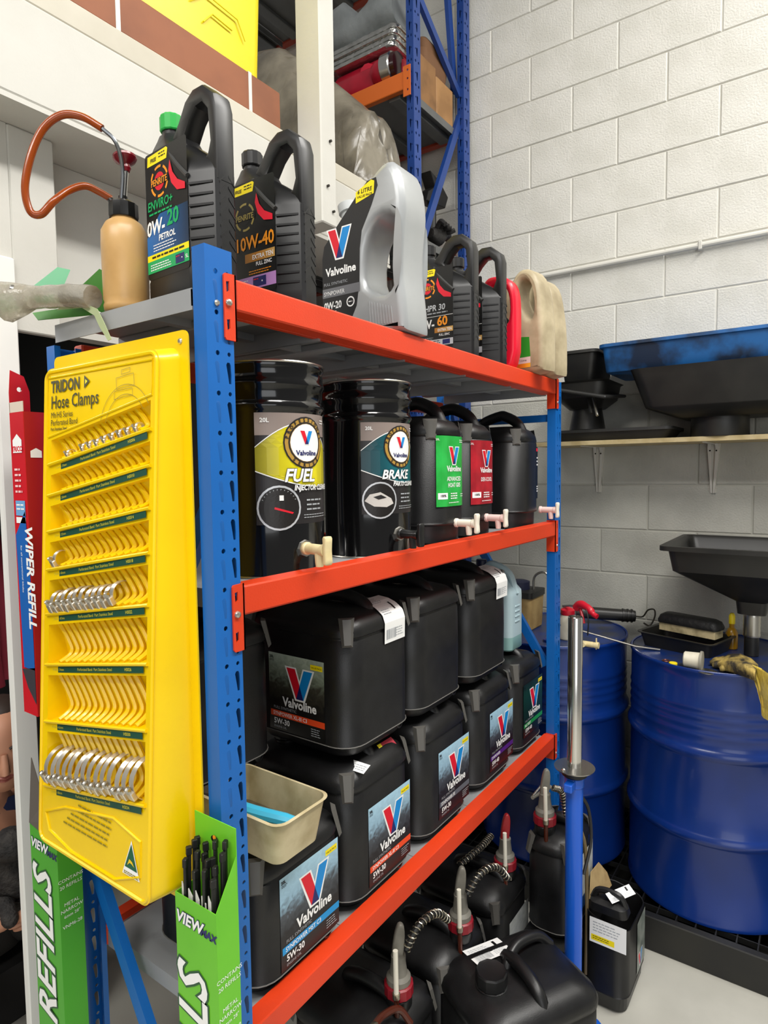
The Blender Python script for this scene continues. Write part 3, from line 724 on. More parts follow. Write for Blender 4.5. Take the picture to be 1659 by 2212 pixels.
u_c = jerry('oil_can', 'black oil can with grey band label, third from the near post', 1.468, .992, ZB, group=CANGRP); place_label(oil_label(BANDS['g'], 'SYNPOWER FE', '5W-30'), u_c, T(.036, -.1607, .14) @ FACE_Y)
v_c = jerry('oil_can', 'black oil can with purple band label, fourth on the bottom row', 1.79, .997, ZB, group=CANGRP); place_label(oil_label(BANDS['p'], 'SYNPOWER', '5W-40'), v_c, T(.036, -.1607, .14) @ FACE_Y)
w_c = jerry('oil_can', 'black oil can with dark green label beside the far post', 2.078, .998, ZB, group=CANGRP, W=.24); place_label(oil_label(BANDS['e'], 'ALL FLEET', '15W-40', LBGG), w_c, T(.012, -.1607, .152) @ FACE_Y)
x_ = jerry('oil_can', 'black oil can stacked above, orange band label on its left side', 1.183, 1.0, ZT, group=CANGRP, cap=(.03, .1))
place_label(oil_label(BANDS['o'], 'SYNPOWER XL-III C3', '5W-30', grad_mat('oil_label_olive', [(0, '#0b0b0a'), (.38, '#171512'), (.6, '#3c3a30'), (.8, '#7f8a78'), (1, '#a8b3a4')], 1, .0925, .4, 45)), x_, T(-.1317, -.004, .128) @ FACE_X)
def wrap_sticker(root, W, D, H, x, w=.075):
    prof = [(-D/2-.0022, H*.70), (-D/2-.0030, H*.79), (-D/2-.0034, H*.82), (-D/2-.0034, H*.845), (-D/2+.0032, H*.897), (-D/2+.024, H*.94), (-D/2+.046, H*.963), (-D/2+.075, H*.972)]
    acc = [0.0]
    for p, q in zip(prof[:-1], prof[1:]): acc.append(acc[-1]+math.hypot(q[0]-p[0], q[1]-p[1]))
    LL = acc[-1]; L = Lab(); n = 24
    for i in range(n): L.rect(-w/2, -LL/2+LL*i/n, w/2, -LL/2+LL*(i+1)/n, WHITE, 0)
    for i in range(int(w*.5/.0022)): L.rect(-w*.42+i*.0022, -LL*.44, -w*.42+i*.0022+random.choice((.0006, .0012, .0016)), -LL*.28, GREYP, 1)
    L.rect(w*.18, LL*.02, w*.26, LL*.12, BLACKP, 1); L.rect(w*.18, LL*.12, w*.26, LL*.2, BLACKP, 1); L.lines(-w*.42, LL*.40, w*.1, 5, .006, .002, GREYP, 1, .4); L.lines(w*.05, -LL*.3, w*.44, 4, .006, .002, GREYP, 1, .4); L.lines(-w*.42, LL*.05, w*.12, 3, .006, .002, GREYP, 1, .4)
    out = []
    for u, v, l in L.v:
        d = min(max(v+LL/2, 0), LL*.9999); k = max(i for i in range(len(prof)-1) if acc[i] <= d); f_ = (d-acc[k])/(acc[k+1]-acc[k])
        (ya, za), (yb_, zb_) = prof[k], prof[k+1]; ny, nz = -(zb_-za), (yb_-ya); nl = math.hypot(ny, nz); out.append((u+x, ya+(yb_-ya)*f_+ny/nl*l*1.5, za+(zb_-za)*f_+nz/nl*l*1.5))
    L.v = out; place_label(L, root, Matrix.Identity(4), 'sticker')
wrap_sticker(x_, .262, .32, .345, .045, .085)
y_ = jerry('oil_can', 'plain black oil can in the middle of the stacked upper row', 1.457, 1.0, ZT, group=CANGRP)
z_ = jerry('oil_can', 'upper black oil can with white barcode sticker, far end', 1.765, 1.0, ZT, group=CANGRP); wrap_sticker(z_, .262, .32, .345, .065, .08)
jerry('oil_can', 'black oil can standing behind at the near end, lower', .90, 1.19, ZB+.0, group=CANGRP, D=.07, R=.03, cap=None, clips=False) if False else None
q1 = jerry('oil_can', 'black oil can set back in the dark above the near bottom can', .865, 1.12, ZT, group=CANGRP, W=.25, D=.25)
# sticker wound on the bottom row can handle
st = Lab(); st.rect(-.05, -.014, .05, .014, WHITE, 0); st.rect(.016, -.014, .026, .014, BLACKP, 1); st.lines(-.045, .006, .01, 3, .006, .002, GREYP, 1); st.lines(.03, .006, .048, 3, .006, .003, GREYP, 1)
place_label(st, t_, T(-.07, -.115, .322) @ RZ(PI/2) @ RX(-.35), 'sticker')
st = Lab(); st.rect(-.03, -.02, .03, .02, M('torn_red_tape', '#b3283a', .5), 0); st.rect(-.03, .0, -.016, .02, YEL, 1); place_label(st, t_, T(.06, -.135, .316) @ RX(.7), 'tape')
# translucent jug beside the stacked cans
TRANS = M('translucent_blue_plastic', '#c3dbe2', .3, trans=.25); TEAL = M('teal_fluid', '#8fb9b6', .3, trans=.2)
j = thing('coolant_jug', 'translucent pale blue jug with a little teal fluid, far end of upper row', 'jug', (2.085, .985, 1.035), 0)
mb = MB(); mb.stack([(0, 0, 0, .05, .085, .02), (.006, 0, 0, .056, .09, .022), (.05, 0, 0, .056, .09, .022)], TEAL, 4, True, False)
mb.stack([(.05, 0, 0, .056, .09, .022), (.19, 0, 0, .056, .09, .022), (.21, 0, .0, .055, .089, .022), (.27, 0, .022, .04, .06, .02), (.285, 0, .03, .03, .05, .018)], TRANS, 4, False, True); build('body', mb, j, sharp=40)
mb = MB(); mb.tube(spline([(0, -.085, .2), (0, -.06, .27), (0, 0, .3), (0, .03, .29)], 5), .012, TRANS, 8); build('handle', mb, j)
mb = MB(); mb.lathe([(.02, .285), (.02, .31), (.018, .313)], M('dark_blue_cap', '#12193a', .4), 18, T(0, .05, 0)); build('cap', mb, j)
rg = Lab(); rg.disc(0, 0, .03, BLACKP, 1); rg.disc(0, 0, .022, WHITE, 2); rg.text('0', 0, -.012, .03, BLACKP, 3, bold=.03); place_label(rg, j, T(-.0568, -.02, .16) @ FACE_X)
for i in range(4):
    mb = MB(); mb.box(-.02, .02, -.093, -.088, .10+.018*i, .106+.018*i, TRANS, .0015); build('level_mark', mb, j)
# cream tray with a blue handled brush on the near can
CREAM = M('dirty_cream_plastic', '#cbbd98', .5, var='#9c8a62', vs=14, vamt=.8)
tr = thing('drip_tray', 'shallow cream plastic tray sitting on the nearest oil can', 'tray', (.825, .885, .9765), .0)
mb = MB(); mb.stack([(.0, 0, 0, .056, .105, .02), (.080, 0, 0, .068, .12, .024), (.083, 0, 0, .073, .125, .026), (.084, 0, 0, .067, .119, .023), (.004, 0, 0, .053, .102, .018)], CREAM, 5, True, True); build('tub', mb, tr, sharp=40)
mb = MB(); mb.stack([(.004, 0, 0, .052, .101, .018), (.018, 0, 0, .0545, .1035, .019)], M('dirty_fluid', '#6b5f4b', .25, var='#463d2f', vs=15, vamt=.8), 5, False, True); build('fluid', mb, tr)
br = thing('cleaning_brush', 'blue handled brush lying in the cream tray', 'brush', (.825, .885, 1.0005), 0)
SKYB = M('sky_blue_plastic', '#3fb2d6', .4)
mb = MB(); mb.tube(spline([(-.02, .09, .034), (-.01, .03, .02), (.03, -.06, .004), (.045, -.085, -.002)], 5), [.013]*10+[.011]*6, SKYB, 10); build('handle', mb, br)
mb = MB(); mb.tube([(-.02, .09, .034), (-.035, .125, .04)], [.014, .02], M('bristle_dark', '#3a332b', .8), 10); build('bristles', mb, br)

# ================================================================== steel drums and coolant cans on the middle shelf
def tap(parent, mat4, body, lever, nut=STEEL, lock=True):
    """local: outlet along +z (out of the can), spout down = -y"""
    mb = MB(); mb.lathe([(.0165, 0), (.0165, .008)], nut, 8); n_ = build('lock_nut', mb, parent, mat4) if lock else None
    mb = MB(); mb.lathe([(.0125, .006), (.0125, .012), (.0105, .014), (.0105, .056), (.0120, .058), (.0120, .066)], body, 16); mb.tube([(0, -.004, .045), (0, -.024, .047), (0, -.032, .047)], [.0085, .0085, .0075], body, 12); tb = build('tap', mb, parent, mat4)
    mb = MB(); mb.extr(chaikin([(-.006, -.027), (.006, -.027), (.005, -.012), (.004, 0), (.005, .012), (.006, .027), (-.006, .027), (-.005, .012), (-.004, 0), (-.005, -.012)], 1), lever, .018, bevel=.003, frame=T(0, 0, .071) @ RY(PI/2)); build('lever', mb, tb, T(0, 0, 0), 40)
SER = grad_mat('series_label_bg', [(0, '#1d1b1a'), (.35, '#2c2928'), (.55, '#8b7f78'), (1, '#a59a92')], 1, .10, .15, 20)
GOLD = M('print_gold', '#b08a3e', .35); STONE = M('print_stone', '#8d7f78', .45); SHADE = M('print_shade', '#232021', .4)
def series_label(globe, title, sub, fuel):
    w, h = .178, .212; L = Lab(); n = 20
    L.rect(-w/2, -h/2, w/2, h/2, SHADE, 0, n); L.rect(-w/2, h*.30, w/2, h/2, STONE, 1, n)
    g = [(-w/2, -.005)]+[(-w/2+w*i/16, -.01-.025*math.sin(PI*i/16*.9)) for i in range(17)]+[(w/2, .035)]+[(w/2-w*i/16, .035+.055*math.sin(PI*(i/16))) for i in range(17)]
    L.poly([(-w/2, .04)]+[(-w/2+w*i/16, .04+.045*math.sin(PI*(i/16))) for i in range(17)]+[(w/2, -.035)]+[(w/2-w*i/16, -.035-.012*math.sin(PI*i/16)+.03*(i/16)) for i in range(17)], globe, 2)
    for i in range(16):
        a = i/16; b = (i+1)/16
        for f0, f1, off in ((lambda q: .04+.045*math.sin(PI*q), None, .0022), (lambda q: -.005-.03*q-.012*math.sin(PI*q), None, .0022)):
            L.add([(-w/2+w*a, f0(a), .0011), (-w/2+w*b, f0(b), .0011), (-w/2+w*b, f0(b)+off, .0011), (-w/2+w*a, f0(a)+off, .0011)], [(0, 1, 2, 3)], WHITE)
    L.disc(.014, .050, .050, SHADE, 4); L.disc(.014, .050, .047, GOLD, 5); L.ring(.014, .050, .037, .040, SHADE, 6); L.disc(.014, .050, .036, WHITE, 6)
    L.vlogo(.014, .060, .030, 7, .85); L.text('Valvoline', .014, .026, .0135, NAVY, 8, bold=.03)
    for t, r, s0, dirn in (('PROFESSIONAL', .0405, PI*.93, -1), ('SERIES', .0458, PI*1.27, 1)):
        for i, ch in enumerate(t):
            a = s0+dirn*i*(PI*.86/11 if dirn < 0 else PI*.46/5); L.text(ch, .014+r*math.cos(a), .05+r*math.sin(a), .0092, SHADE if dirn < 0 else SHADE, 7, bold=.04, rot=a-PI/2 if dirn < 0 else a+PI/2)
    L.text(title, -.002, -.024, .034 if len(title) < 5 else .029, SHADE, 8, bold=.06, shear=.25, sx=.92); L.text(title, -.002, -.024, .034 if len(title) < 5 else .029, WHITE, 9, bold=.03, shear=.25, sx=.92)
    L.text(sub, .036 if fuel else .03, -.041, .0145, SHADE, 8, bold=.06, shear=.2, sx=.8); L.text(sub, .036 if fuel else .03, -.041, .0145, WHITE, 9, bold=.03, shear=.2, sx=.8)
    L.disc(-.045, -.074, .043, SILVP, 3); L.disc(-.045, -.074, .039, M('gauge_dark', '#1a1614', .4), 4)
    if fuel:
        L.poly([(-.055, -.076), (-.02, -.086), (-.018, -.083), (-.054, -.072)], RED, 5)
        for i in range(12): a = 2.7-i*.2; L.poly([(-.045+.033*math.cos(a), -.074+.033*math.sin(a)), (-.045+.036*math.cos(a), -.074+.036*math.sin(a)), (-.045+.036*math.cos(a-.05), -.074+.036*math.sin(a-.05))], GREYP, 5)
        L.rect(-.045, -.06, -.037, -.05, WHITE, 5)
    else:
        L.poly([(-.082, -.075), (-.07, -.06), (-.045, -.055), (-.018, -.07), (-.012, -.082), (-.03, -.09), (-.06, -.088)], M('car_silver', '#c9c5bf', .4), 5); L.poly([(-.062, -.066), (-.044, -.061), (-.03, -.068), (-.05, -.072)], SHADE, 6)
    L.lines(.012, -.062, .06, 3, .009, .003, GREYP, 4, .3); L.lines(.005, -.09, .08, 2, .005, .0015, GREYP, 4, .1)
    L.rect(-w/2, -h/2, -w/2+.03, -h/2+.0005, SHADE, 1); L.text('20L', -.070, .088, .0115, WHITE, 4, bold=.02); L.lines(.06, .094, .082, 2, .005, .002, WHITE, 4, .2)
    return L
def drum(label, x, y, z, title, sub, globe, fuel, tapm):
    R, H = .1055, .412; t = thing('chemical_drum', label, 'drum', (x, y, z))
    mb = MB(); mb.lathe([(R-.004, 0), (R+.0015, .001), (R+.0018, .006), (R, .008), (R, .318), (R+.0025, .321), (R+.0055, .327), (R+.0055, .331), (R+.0022, .337), (R+.001, .340), (R+.002, .350), (R+.002, .362), (R+.006, .368), (R+.0065, .373), (R+.003, .379), (R+.002, .398), (R+.004, .402), (R+.005, .41), (R+.004, .412), (R-.003, .411), (R-.004, .402)], GLOSSB, 48); build('shell', mb, t, sharp=50)
    mb = MB(); mb.tube([((R+.004)*math.cos(2*PI*i/48), (R+.004)*math.sin(2*PI*i/48), .4115) for i in range(48)], .0024, STEEL, 6, True); build('top_rim', mb, t)
    mb = MB(); mb.tube([((R+.001)*math.cos(2*PI*i/48), (R+.001)*math.sin(2*PI*i/48), .0026) for i in range(48)], .0026, STEEL, 6, True); build('bottom_rim', mb, t)
    az = math.radians(-103); L = series_label(globe, title, sub, fuel).bend(R)
    place_label(L, t, T(R*1.0025*math.cos(az), R*1.0025*math.sin(az), .209) @ RZ(az+PI/2) @ FACE_Y)
    at = math.radians(-100); tap(t, T((R-.002)*math.cos(at), (R-.002)*math.sin(at), .055) @ RZ(at+PI/2) @ FACE_Y, *tapm)
    return t
CRM = M('cream_tap', '#e0cfa0', .4, var='#cdb983', vs=30, vamt=.7); BTAP = M('black_tap', '#141414', .35)
drum('black steel drum of fuel injector cleaner, yellow label and cream tap', .93, .936, 1.472, 'FUEL', 'INJECTOR CLEANER', grad_mat('globe_yellow', [(0, '#6f6a14'), (.25, '#c7bb10'), (.6, '#efe21a'), (1, '#9a8f1c')], 0, .09, .1, 8), True, (CRM, CRM))
drum('black steel drum of brake parts cleaner, teal label and black tap', 1.257, .934, 1.472, 'BRAKE', 'PARTS CLEANER', grad_mat('globe_teal', [(0, '#0d2a33'), (.3, '#11505a'), (.6, '#14707a'), (1, '#0c333c')], 0, .09, .1, 8), False, (BTAP, BTAP))
def round_can(label, x, y, z, W, D, H, rz=0):
    t = thing('coolant_can', label, 'coolant can', (x, y, z), rz, 'coolant cans on the middle shelf'); mb = MB(); a, b = W/2, D/2; R = .075
    mb.stack([(0, 0, 0, a-.022, b-.022, R*.8), (.008, 0, 0, a-.010, b-.010, R*.9), (.052, 0, 0, a-.008, b-.008, R*.95), (.056, 0, 0, a, b, R), (.059, 0, 0, a+.001, b+.001, R), (.064, 0, 0, a-.001, b-.001, R), (.29, 0, 0, a-.001, b-.001, R), (.294, 0, 0, a-.004, b-.004, R), (.30, 0, 0, a-.001, b-.001, R), (.318, 0, 0, a-.004, b-.004, R), (.336, 0, 0, a-.02, b-.02, R*.8), (.35, 0, 0, a-.045, b-.045, R*.6)], PLASTIC, 7); build('body', mb, t, sharp=50)
    mb = MB(); mb.tube(spline([(0, -b+.03, .315), (0, -b+.055, .362), (0, -b+.1, .388), (0, 0, .39), (0, .06, .37), (0, .09, .335)], 5), .018, PLASTIC, 8); build('handle', mb, t, sharp=50)
    cl = MB(); cl.add([(-.014, 0, 0), (.014, 0, 0), (.02, .012, .055), (-.02, .012, .055), (-.006, -.004, .004), (.006, -.004, .004), (.010, .006, .05), (-.010, .006, .05)], [(4, 5, 6, 7), (0, 1, 5, 4), (1, 2, 6, 5), (2, 3, 7, 6), (3, 0, 4, 7)], MATS['pale_plastic_rib']); k = .293*R
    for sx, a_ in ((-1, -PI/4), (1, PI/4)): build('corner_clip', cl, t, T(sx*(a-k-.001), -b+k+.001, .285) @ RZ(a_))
    mb = MB(); mb.lathe([(.026, .345), (.028, .35), (.028, .372), (.025, .375)], PLASTIC2, 20, T(0, .085, 0)); build('cap', mb, t)
    return t
WTAP = M('white_tap', '#ece4d4', .4); PTAP = M('pinkish_tap', '#e8c9c2', .4)
def cool_label(bgm, l1, l2, w=.165, h=.19):
    L = Lab(); L.rect(-w/2, -h/2, w/2, h/2, bgm, 0); L.vlogo(0, .042, .052, 1); L.text('Valvoline', 0, .0, .021, WHITE, 2, bold=.03)
    L.text(l1, 0, -.026, .0165, WHITE, 2, bold=.02, sx=.85); L.text(l2, 0, -.043, .0165, WHITE, 2, bold=.02, sx=.85)
    L.rect(-.07, -.075, -.035, -.058, WHITE, 1); L.text('100%', -.0525, -.069, .0095, BLACKP, 2, bold=.03); L.lines(-.02, -.062, .02, 3, .0065, .003, WHITE, 2, .1); L.lines(.035, -.064, .07, 2, .006, .002, WHITE, 2, .2)
    L.text('20L', -.07, .082, .008, WHITE, 2); L.lines(.03, .084, .075, 2, .005, .002, WHITE, 2, .2); L.lines(-.03, -.086, .03, 1, .005, .002, WHITE, 2, .1)
    return L
n_ = round_can('black coolant can with bright green label and white tap', 1.525, .975, 1.472, .205, .27, .36)
place_label(cool_label(M('label_green', '#1e9e3a', .4, var='#2fc254', vs=14, vamt=.8), 'ADVANCED', 'HOAT G05', .15).wrap(.0275, .075), n_, T(.0, -.1364, .2) @ FACE_Y)
tap(n_, T(.012, -.128, .058) @ FACE_Y, WTAP, WTAP, lock=False)
o_ = round_can('black coolant can with dark red label and pinkish tap', 1.745, .985, 1.472, .20, .27, .36)
place_label(cool_label(M('label_red', '#8f1120', .4, var='#c01c2c', vs=14, vamt=.8), 'DEX-COOL', '', .15).wrap(.025, .075), o_, T(.0, -.1364, .195) @ FACE_Y)
tap(o_, T(.0, -.128, .058) @ FACE_Y, PTAP, WTAP, lock=False)
p_ = round_can('plain black coolant can nearest the far post, pinkish tap', 2.085, .965, 1.472, .205, .25, .36)
L = Lab(); L.rect(-.03, -.09, .045, .09, BLACKP, 0); L.rect(-.03, .075, .045, .086, RED, 1); L.lines(-.025, .05, .03, 3, .012, .005, WHITE, 1, .5); L.lines(-.025, -.05, .04, 3, .008, .004, WHITE, 1, .6); place_label(L.bend(.09), p_, T(.068, -.1175, .19) @ RZ(.35) @ FACE_Y)
tap(p_, T(.088, -.112, .058) @ FACE_Y, PTAP, WTAP, lock=False)
cp = MB(); cp.lathe([(.014, 0), (.015, .002), (.015, .012), (.0135, .013)], PLASTIC2, 18); o = tag(build('screw_cap', cp), 'loose black screw cap on the middle shelf', 'cap'); o.location = (1.93, .858, 1.4725)
bb = thing('blue_tub', 'dark blue tub at the back of the middle shelf', 'tub', (1.93, 1.15, 1.472)); BL = M('blue_tub_plastic', '#16306e', .5)
mb = MB(); mb.stack([(0, 0, 0, .12, .07, .02), (.33, 0, 0, .14, .085, .02), (.335, 0, 0, .148, .093, .022), (.345, 0, 0, .148, .093, .022), (.346, 0, 0, .135, .08, .02), (.30, 0, 0, .13, .076, .02)], BL, 4); build('tub', mb, bb)
mb = MB(); mb.lathe([(.05, .31), (.055, .36), (.04, .385)], M('pale_blue_rag', '#7fa0c9', .8), 10); build('rag', mb, bb)

# ================================================================== jugs on the top shelf
ZS = 1.9685
def pen_label(kind, w=.118, h=.205):
    L = Lab(); L.poly(rrect(0, 0, w/2, h/2, .006), BLACKP, 0)
    L.poly([(-.052, .082), (-.050, .098), (.004, .100), (.008, .097), (.004, .082)], YEL, 1); L.text('FREE', -.034, .0865, .0085, BLACKP, 2, bold=.02, shear=.2); L.lines(-.018, .094, .002, 2, .005, .0018, BLACKP, 2, .2)
    gold = ORG if kind != 'b' else M('print_dim_gold', '#9a8a4a', .4)
    cx, cy = -.018, .052 if kind != 'b' else .04
    for i in range(6): a = i*PI/3+.3; L.ring(cx, cy, .0215, .0255, gold, 1, a, a+.75, 6)
    L.disc(cx, cy, .0145, RED if kind != 'b' else BLACKP, 1); L.rect(cx-.027, cy-.006, cx+.027, cy+.006, BLACKP, 2); L.text('PENRITE', cx, cy-.0052, .0145, gold, 3, bold=.02, sx=.86)
    if kind == 'a':
        L.text('ENVIRO+', -.054, .010, .0205, GREENP, 2, bold=.02, align='LEFT', shear=.1, sx=.85); L.lines(-.05, .002, .02, 1, .004, .003, GREENP, 2, .2)
        bl = grad_mat('penrite_blue', [(0, '#1a6cb4'), (.4, '#17568f'), (1, '#10283f')], 0, .06, .1, 10)
        L.poly([(-.059, -.032), (-.02, .0), (.059, .0), (.059, -.062), (-.059, -.062)], bl, 1)
        L.text('0W-', -.058, -.030, .032, WHITE, 3, bold=.03, align='LEFT', shear=.1, sx=.88); L.text('20', .001, -.024, .034, GREENP, 3, bold=.03, align='LEFT', shear=.1, sx=.95); L.text('PETROL', -.024, -.043, .0135, WHITE, 3, bold=.03, align='LEFT', shear=.1)
        L.lines(-.04, -.049, .03, 3, .0045, .0016, WHITE, 3, .2); L.rect(-.059, -.072, .059, -.062, YEL, 2); L.lines(-.045, -.0685, .05, 1, .01, .003, BLACKP, 3, .1)
        L.rect(-.059, -.092, .059, -.072, GREENP, 2); L.rect(.022, -.090, .046, -.076, NAVY, 3); L.lines(.024, -.080, .034, 1, .004, .0015, RED, 4, 0); L.disc(.04, -.083, .0012, WHITE, 4); L.lines(-.05, -.08, .014, 3, .004, .0016, WHITE, 3, .4); L.text('5L', .053, -.086, .008, WHITE, 3, bold=.02)
    elif kind == 'b':
        L.text('10W-40', .057, -.020, .034, ORG, 3, bold=.02, align='RIGHT', sx=.9); L.rect(-.02, -.044, .057, -.028, grad_mat('penrite_amber', [(0, '#5a3a10'), (.6, '#b87a24'), (1, '#caa25a')], 0, .06), 1)
        L.text('EXTRA TEN', .054, -.0405, .0115, WHITE, 3, bold=.02, align='RIGHT', sx=.9); L.text('FULL ZINC', .05, -.053, .0095, WHITE, 3, bold=.02, align='RIGHT', sx=.9); L.lines(-.01, -.062, .05, 2, .0045, .0016, ORG, 2, .2)
        L.rect(-.059, -.093, .059, -.070, M('print_lilac', '#b98ac8', .4), 1); L.rect(.0, -.090, .034, -.073, NAVY, 2); L.lines(.002, -.078, .014, 1, .004, .002, RED, 3, 0); L.disc(.024, -.082, .0015, WHITE, 3); L.lines(-.05, -.077, -.008, 4, .004, .0015, WHITE, 2, .3)
    else:
        L.text('HPR 30', .004, -.008, .0215, SILVP, 2, bold=.02, shear=.12, sx=.95); L.lines(-.05, -.016, .05, 1, .004, .003, GREYP, 2, .1); L.rect(-.058, -.0235, .059, -.0225, WHITE, 1)
        L.text('10W-', -.059, -.052, .031, WHITE, 3, bold=.03, align='LEFT', sx=.86); L.text('60', .012, -.048, .033, ORG, 3, bold=.03, align='LEFT', sx=.95)
        L.rect(.004, -.066, .059, -.053, MATS.get('penrite_amber') or ORG, 1); L.text('EXTRA TEN', .056, -.063, .0095, WHITE, 3, bold=.02, align='RIGHT', sx=.85); L.text('FULL ZINC', .05, -.075, .008, WHITE, 3, bold=.02, align='RIGHT', sx=.85); L.lines(-.05, -.078, .0, 2, .004, .0015, GREYP, 2, .3)
        L.rect(-.059, -.099, .059, -.083, SILVP, 1); L.rect(.028, -.097, .05, -.085, NAVY, 2); L.lines(.0, -.088, .022, 2, .005, .002, BLACKP, 2, .3)
    return L
def penrite(label, x0, ys, z, kind, capm, sc_=1.0, turn=0.0):
    """x0: plane of the label face, ys: front of the handle spine"""
    t = thing('oil_jug', label, 'oil jug', (x0+.039*sc_, ys+.09*sc_, z), -PI/2+turn, 'black five litre oil jugs on the top shelf'); t.scale = (sc_, sc_, sc_)
    def ring(z, xl, xr, h, ch=.0475, sp=.016, e=.008):
        xc = xr-ch
        if xc < xl+e: xc = xl+e+.001
        return [(xl, -h+e, z), (xl+e*.3, -h+e*.3, z), (xl+e, -h, z), (xc-.003, -h, z), (xc+.001, -h+.0012, z), (xr-.005, -sp-.003, z), (xr, -sp+.003, z), (xr, sp-.003, z), (xr-.005, sp+.003, z), (xc+.001, h-.0012, z), (xc-.003, h, z), (xl+e, h, z), (xl+e*.3, h-e*.3, z), (xl, h-e, z)]
    mb = MB(); XL, XR = -.0775, .090
    mb.loft([ring(0, XL+.008, XR-.008, .033), ring(.004, XL+.002, XR-.002, .038), ring(.010, XL-.001, XR, .040), ring(.046, XL-.001, XR, .040), ring(.050, XL, XR, .039), ring(.195, XL, XR, .039), ring(.212, XL, .080, .0385, .045, .014), ring(.232, XL, .052, .037, .04, .014), ring(.252, XL+.001, .022, .034, .035, .013), ring(.268, XL+.003, -.004, .028, .026, .012), ring(.282, XL+.006, -.026, .022, .016, .011), ring(.292, XL+.008, -.032, .0185, .013, .010)], PLASTIC2); build('body', mb, t, sharp=24)
    mb = MB(); out = [(-.034, .274), (-.012, .297), (.008, .324), (.030, .336), (.056, .335), (.084, .312), (.0905, .29), (.0905, .18), (.060, .18), (.050, .21), (.030, .226), (.005, .25), (-.018, .268)]
    hol = [(.004, .270), (.020, .292), (.036, .306), (.053, .307), (.066, .293), (.071, .243), (.064, .226), (.052, .222), (.034, .236), (.014, .256)]
    mb.extr(out, PLASTIC2, .036, [hol], bevel=.007, frame=FR_XZ, steps=2); build('handle', mb, t, sharp=30)
    mb = MB(); k_ = 26; mb.lathe([(.0165, .288), (.0165, .302)], PLASTIC2, 20, T(-.0525, 0, 0)); build('neck', mb, t)
    mb = MB(); mb.loft([[(-.0525+(r+(.001 if i % 2 else 0))*math.cos(2*PI*i/k_), (r+(.001 if i % 2 else 0))*math.sin(2*PI*i/k_), zz) for i in range(k_)] for zz, r in ((.300, .0180), (.302, .0192), (.324, .0192), (.327, .0168))], capm); build('cap', mb, t)
    mb = MB()       # moulded grip ribs across the chamfers and chevrons on the spine side
    for i in range(8):
        z_ = .058+.0168*i
        for s in (-1, 1):
            p = [(.0445, s*.0380, z_), (.0445, s*.0400, z_), (.082, s*.0215, z_), (.081, s*.0195, z_)]
            mb.add(p+[(q[0], q[1], q[2]+.0035) for q in p], [(0, 1, 2, 3), (7, 6, 5, 4), (0, 4, 5, 1), (1, 5, 6, 2), (2, 6, 7, 3), (3, 7, 4, 0)], PLASTIC2)
            p = [(.0895, s*.0145, z_), (.0908, s*.0145, z_), (.0908, s*.003, z_+.012), (.0895, s*.003, z_+.012)]
            mb.add(p+[(q[0], q[1], q[2]+.003) for q in p], [(0, 1, 2, 3), (7, 6, 5, 4), (0, 4, 5, 1), (1, 5, 6, 2), (2, 6, 7, 3), (3, 7, 4, 0)], PLASTIC2)
    build('grip_ribs', mb, t)
    mb = MB(); mb.tube(spline([(.044, -.0395, .19), (.020, -.0385, .212), (-.002, -.037, .235), (-.018, -.031, .258)], 4), .004, M('worn_plastic_edge', '#3c3c3b', .35), 6); build('shoulder_ridge', mb, t)
    rs = Lab(); rs.poly([(-.002, .228), (.005, .207), (.018, .192), (.038, .182), (.038, .172), (.016, .176), (.001, .191), (-.006, .212)], M('pen_red', '#e01f35', .35), 2); place_label(rs, t, T(-.0, -.0402, 0) @ FACE_Y, 'red_flash')
    place_label(pen_label(kind), t, T(-.0165, -.0394, .152) @ FACE_Y)
    return t
GCAP = M('green_cap', '#0fa23c', .4)
penrite('tall black oil jug with green cap and blue 0W-20 label', .708, .836, ZS, 'a', GCAP, 1.06, -.06)
penrite('black oil jug with orange 40 and lilac strip on label', .8815, .812, ZS, 'b', PLASTIC2, 1.045)
penrite('black oil jug with HPR 30 label, right of the silver jug', 1.568, .812, ZS, 'c', PLASTIC2, 1.07)
penrite('black oil jug partly hidden between HPR jug and red jug', 1.752, .812, ZS, 'c', PLASTIC2, 1.12)
sb = thing('oil_bottle', 'small black one litre oil bottle behind the silver jug', 'oil bottle', (1.08, .992, ZS), -PI/2)
mb = MB(); mb.stack([(0, 0, 0, .036, .024, .012), (.004, 0, 0, .04, .028, .014), (.12, 0, 0, .04, .028, .014), (.145, 0, 0, .02, .02, .014), (.155, 0, 0, .014, .014, .014)], PLASTIC2, 4); build('body', mb, sb, sharp=40)
mb = MB(); mb.lathe([(.0165, .155), (.0165, .185), (.015, .187)], PLASTIC2, 18); build('cap', mb, sb)
L = Lab(); L.rect(-.032, -.045, .032, .045, BLACKP, 0); [L.ring(0, .02, .016, .019, ORG, 1, i*PI/3+.3, i*PI/3+1.0, 6) for i in range(6)]; L.disc(0, .02, .011, RED, 1); L.rect(-.02, .015, .02, .025, BLACKP, 2); L.text('PENRITE', 0, .016, .011, ORG, 3, bold=.02, sx=.85); place_label(L, sb, T(0, -.0283, .062) @ FACE_Y)
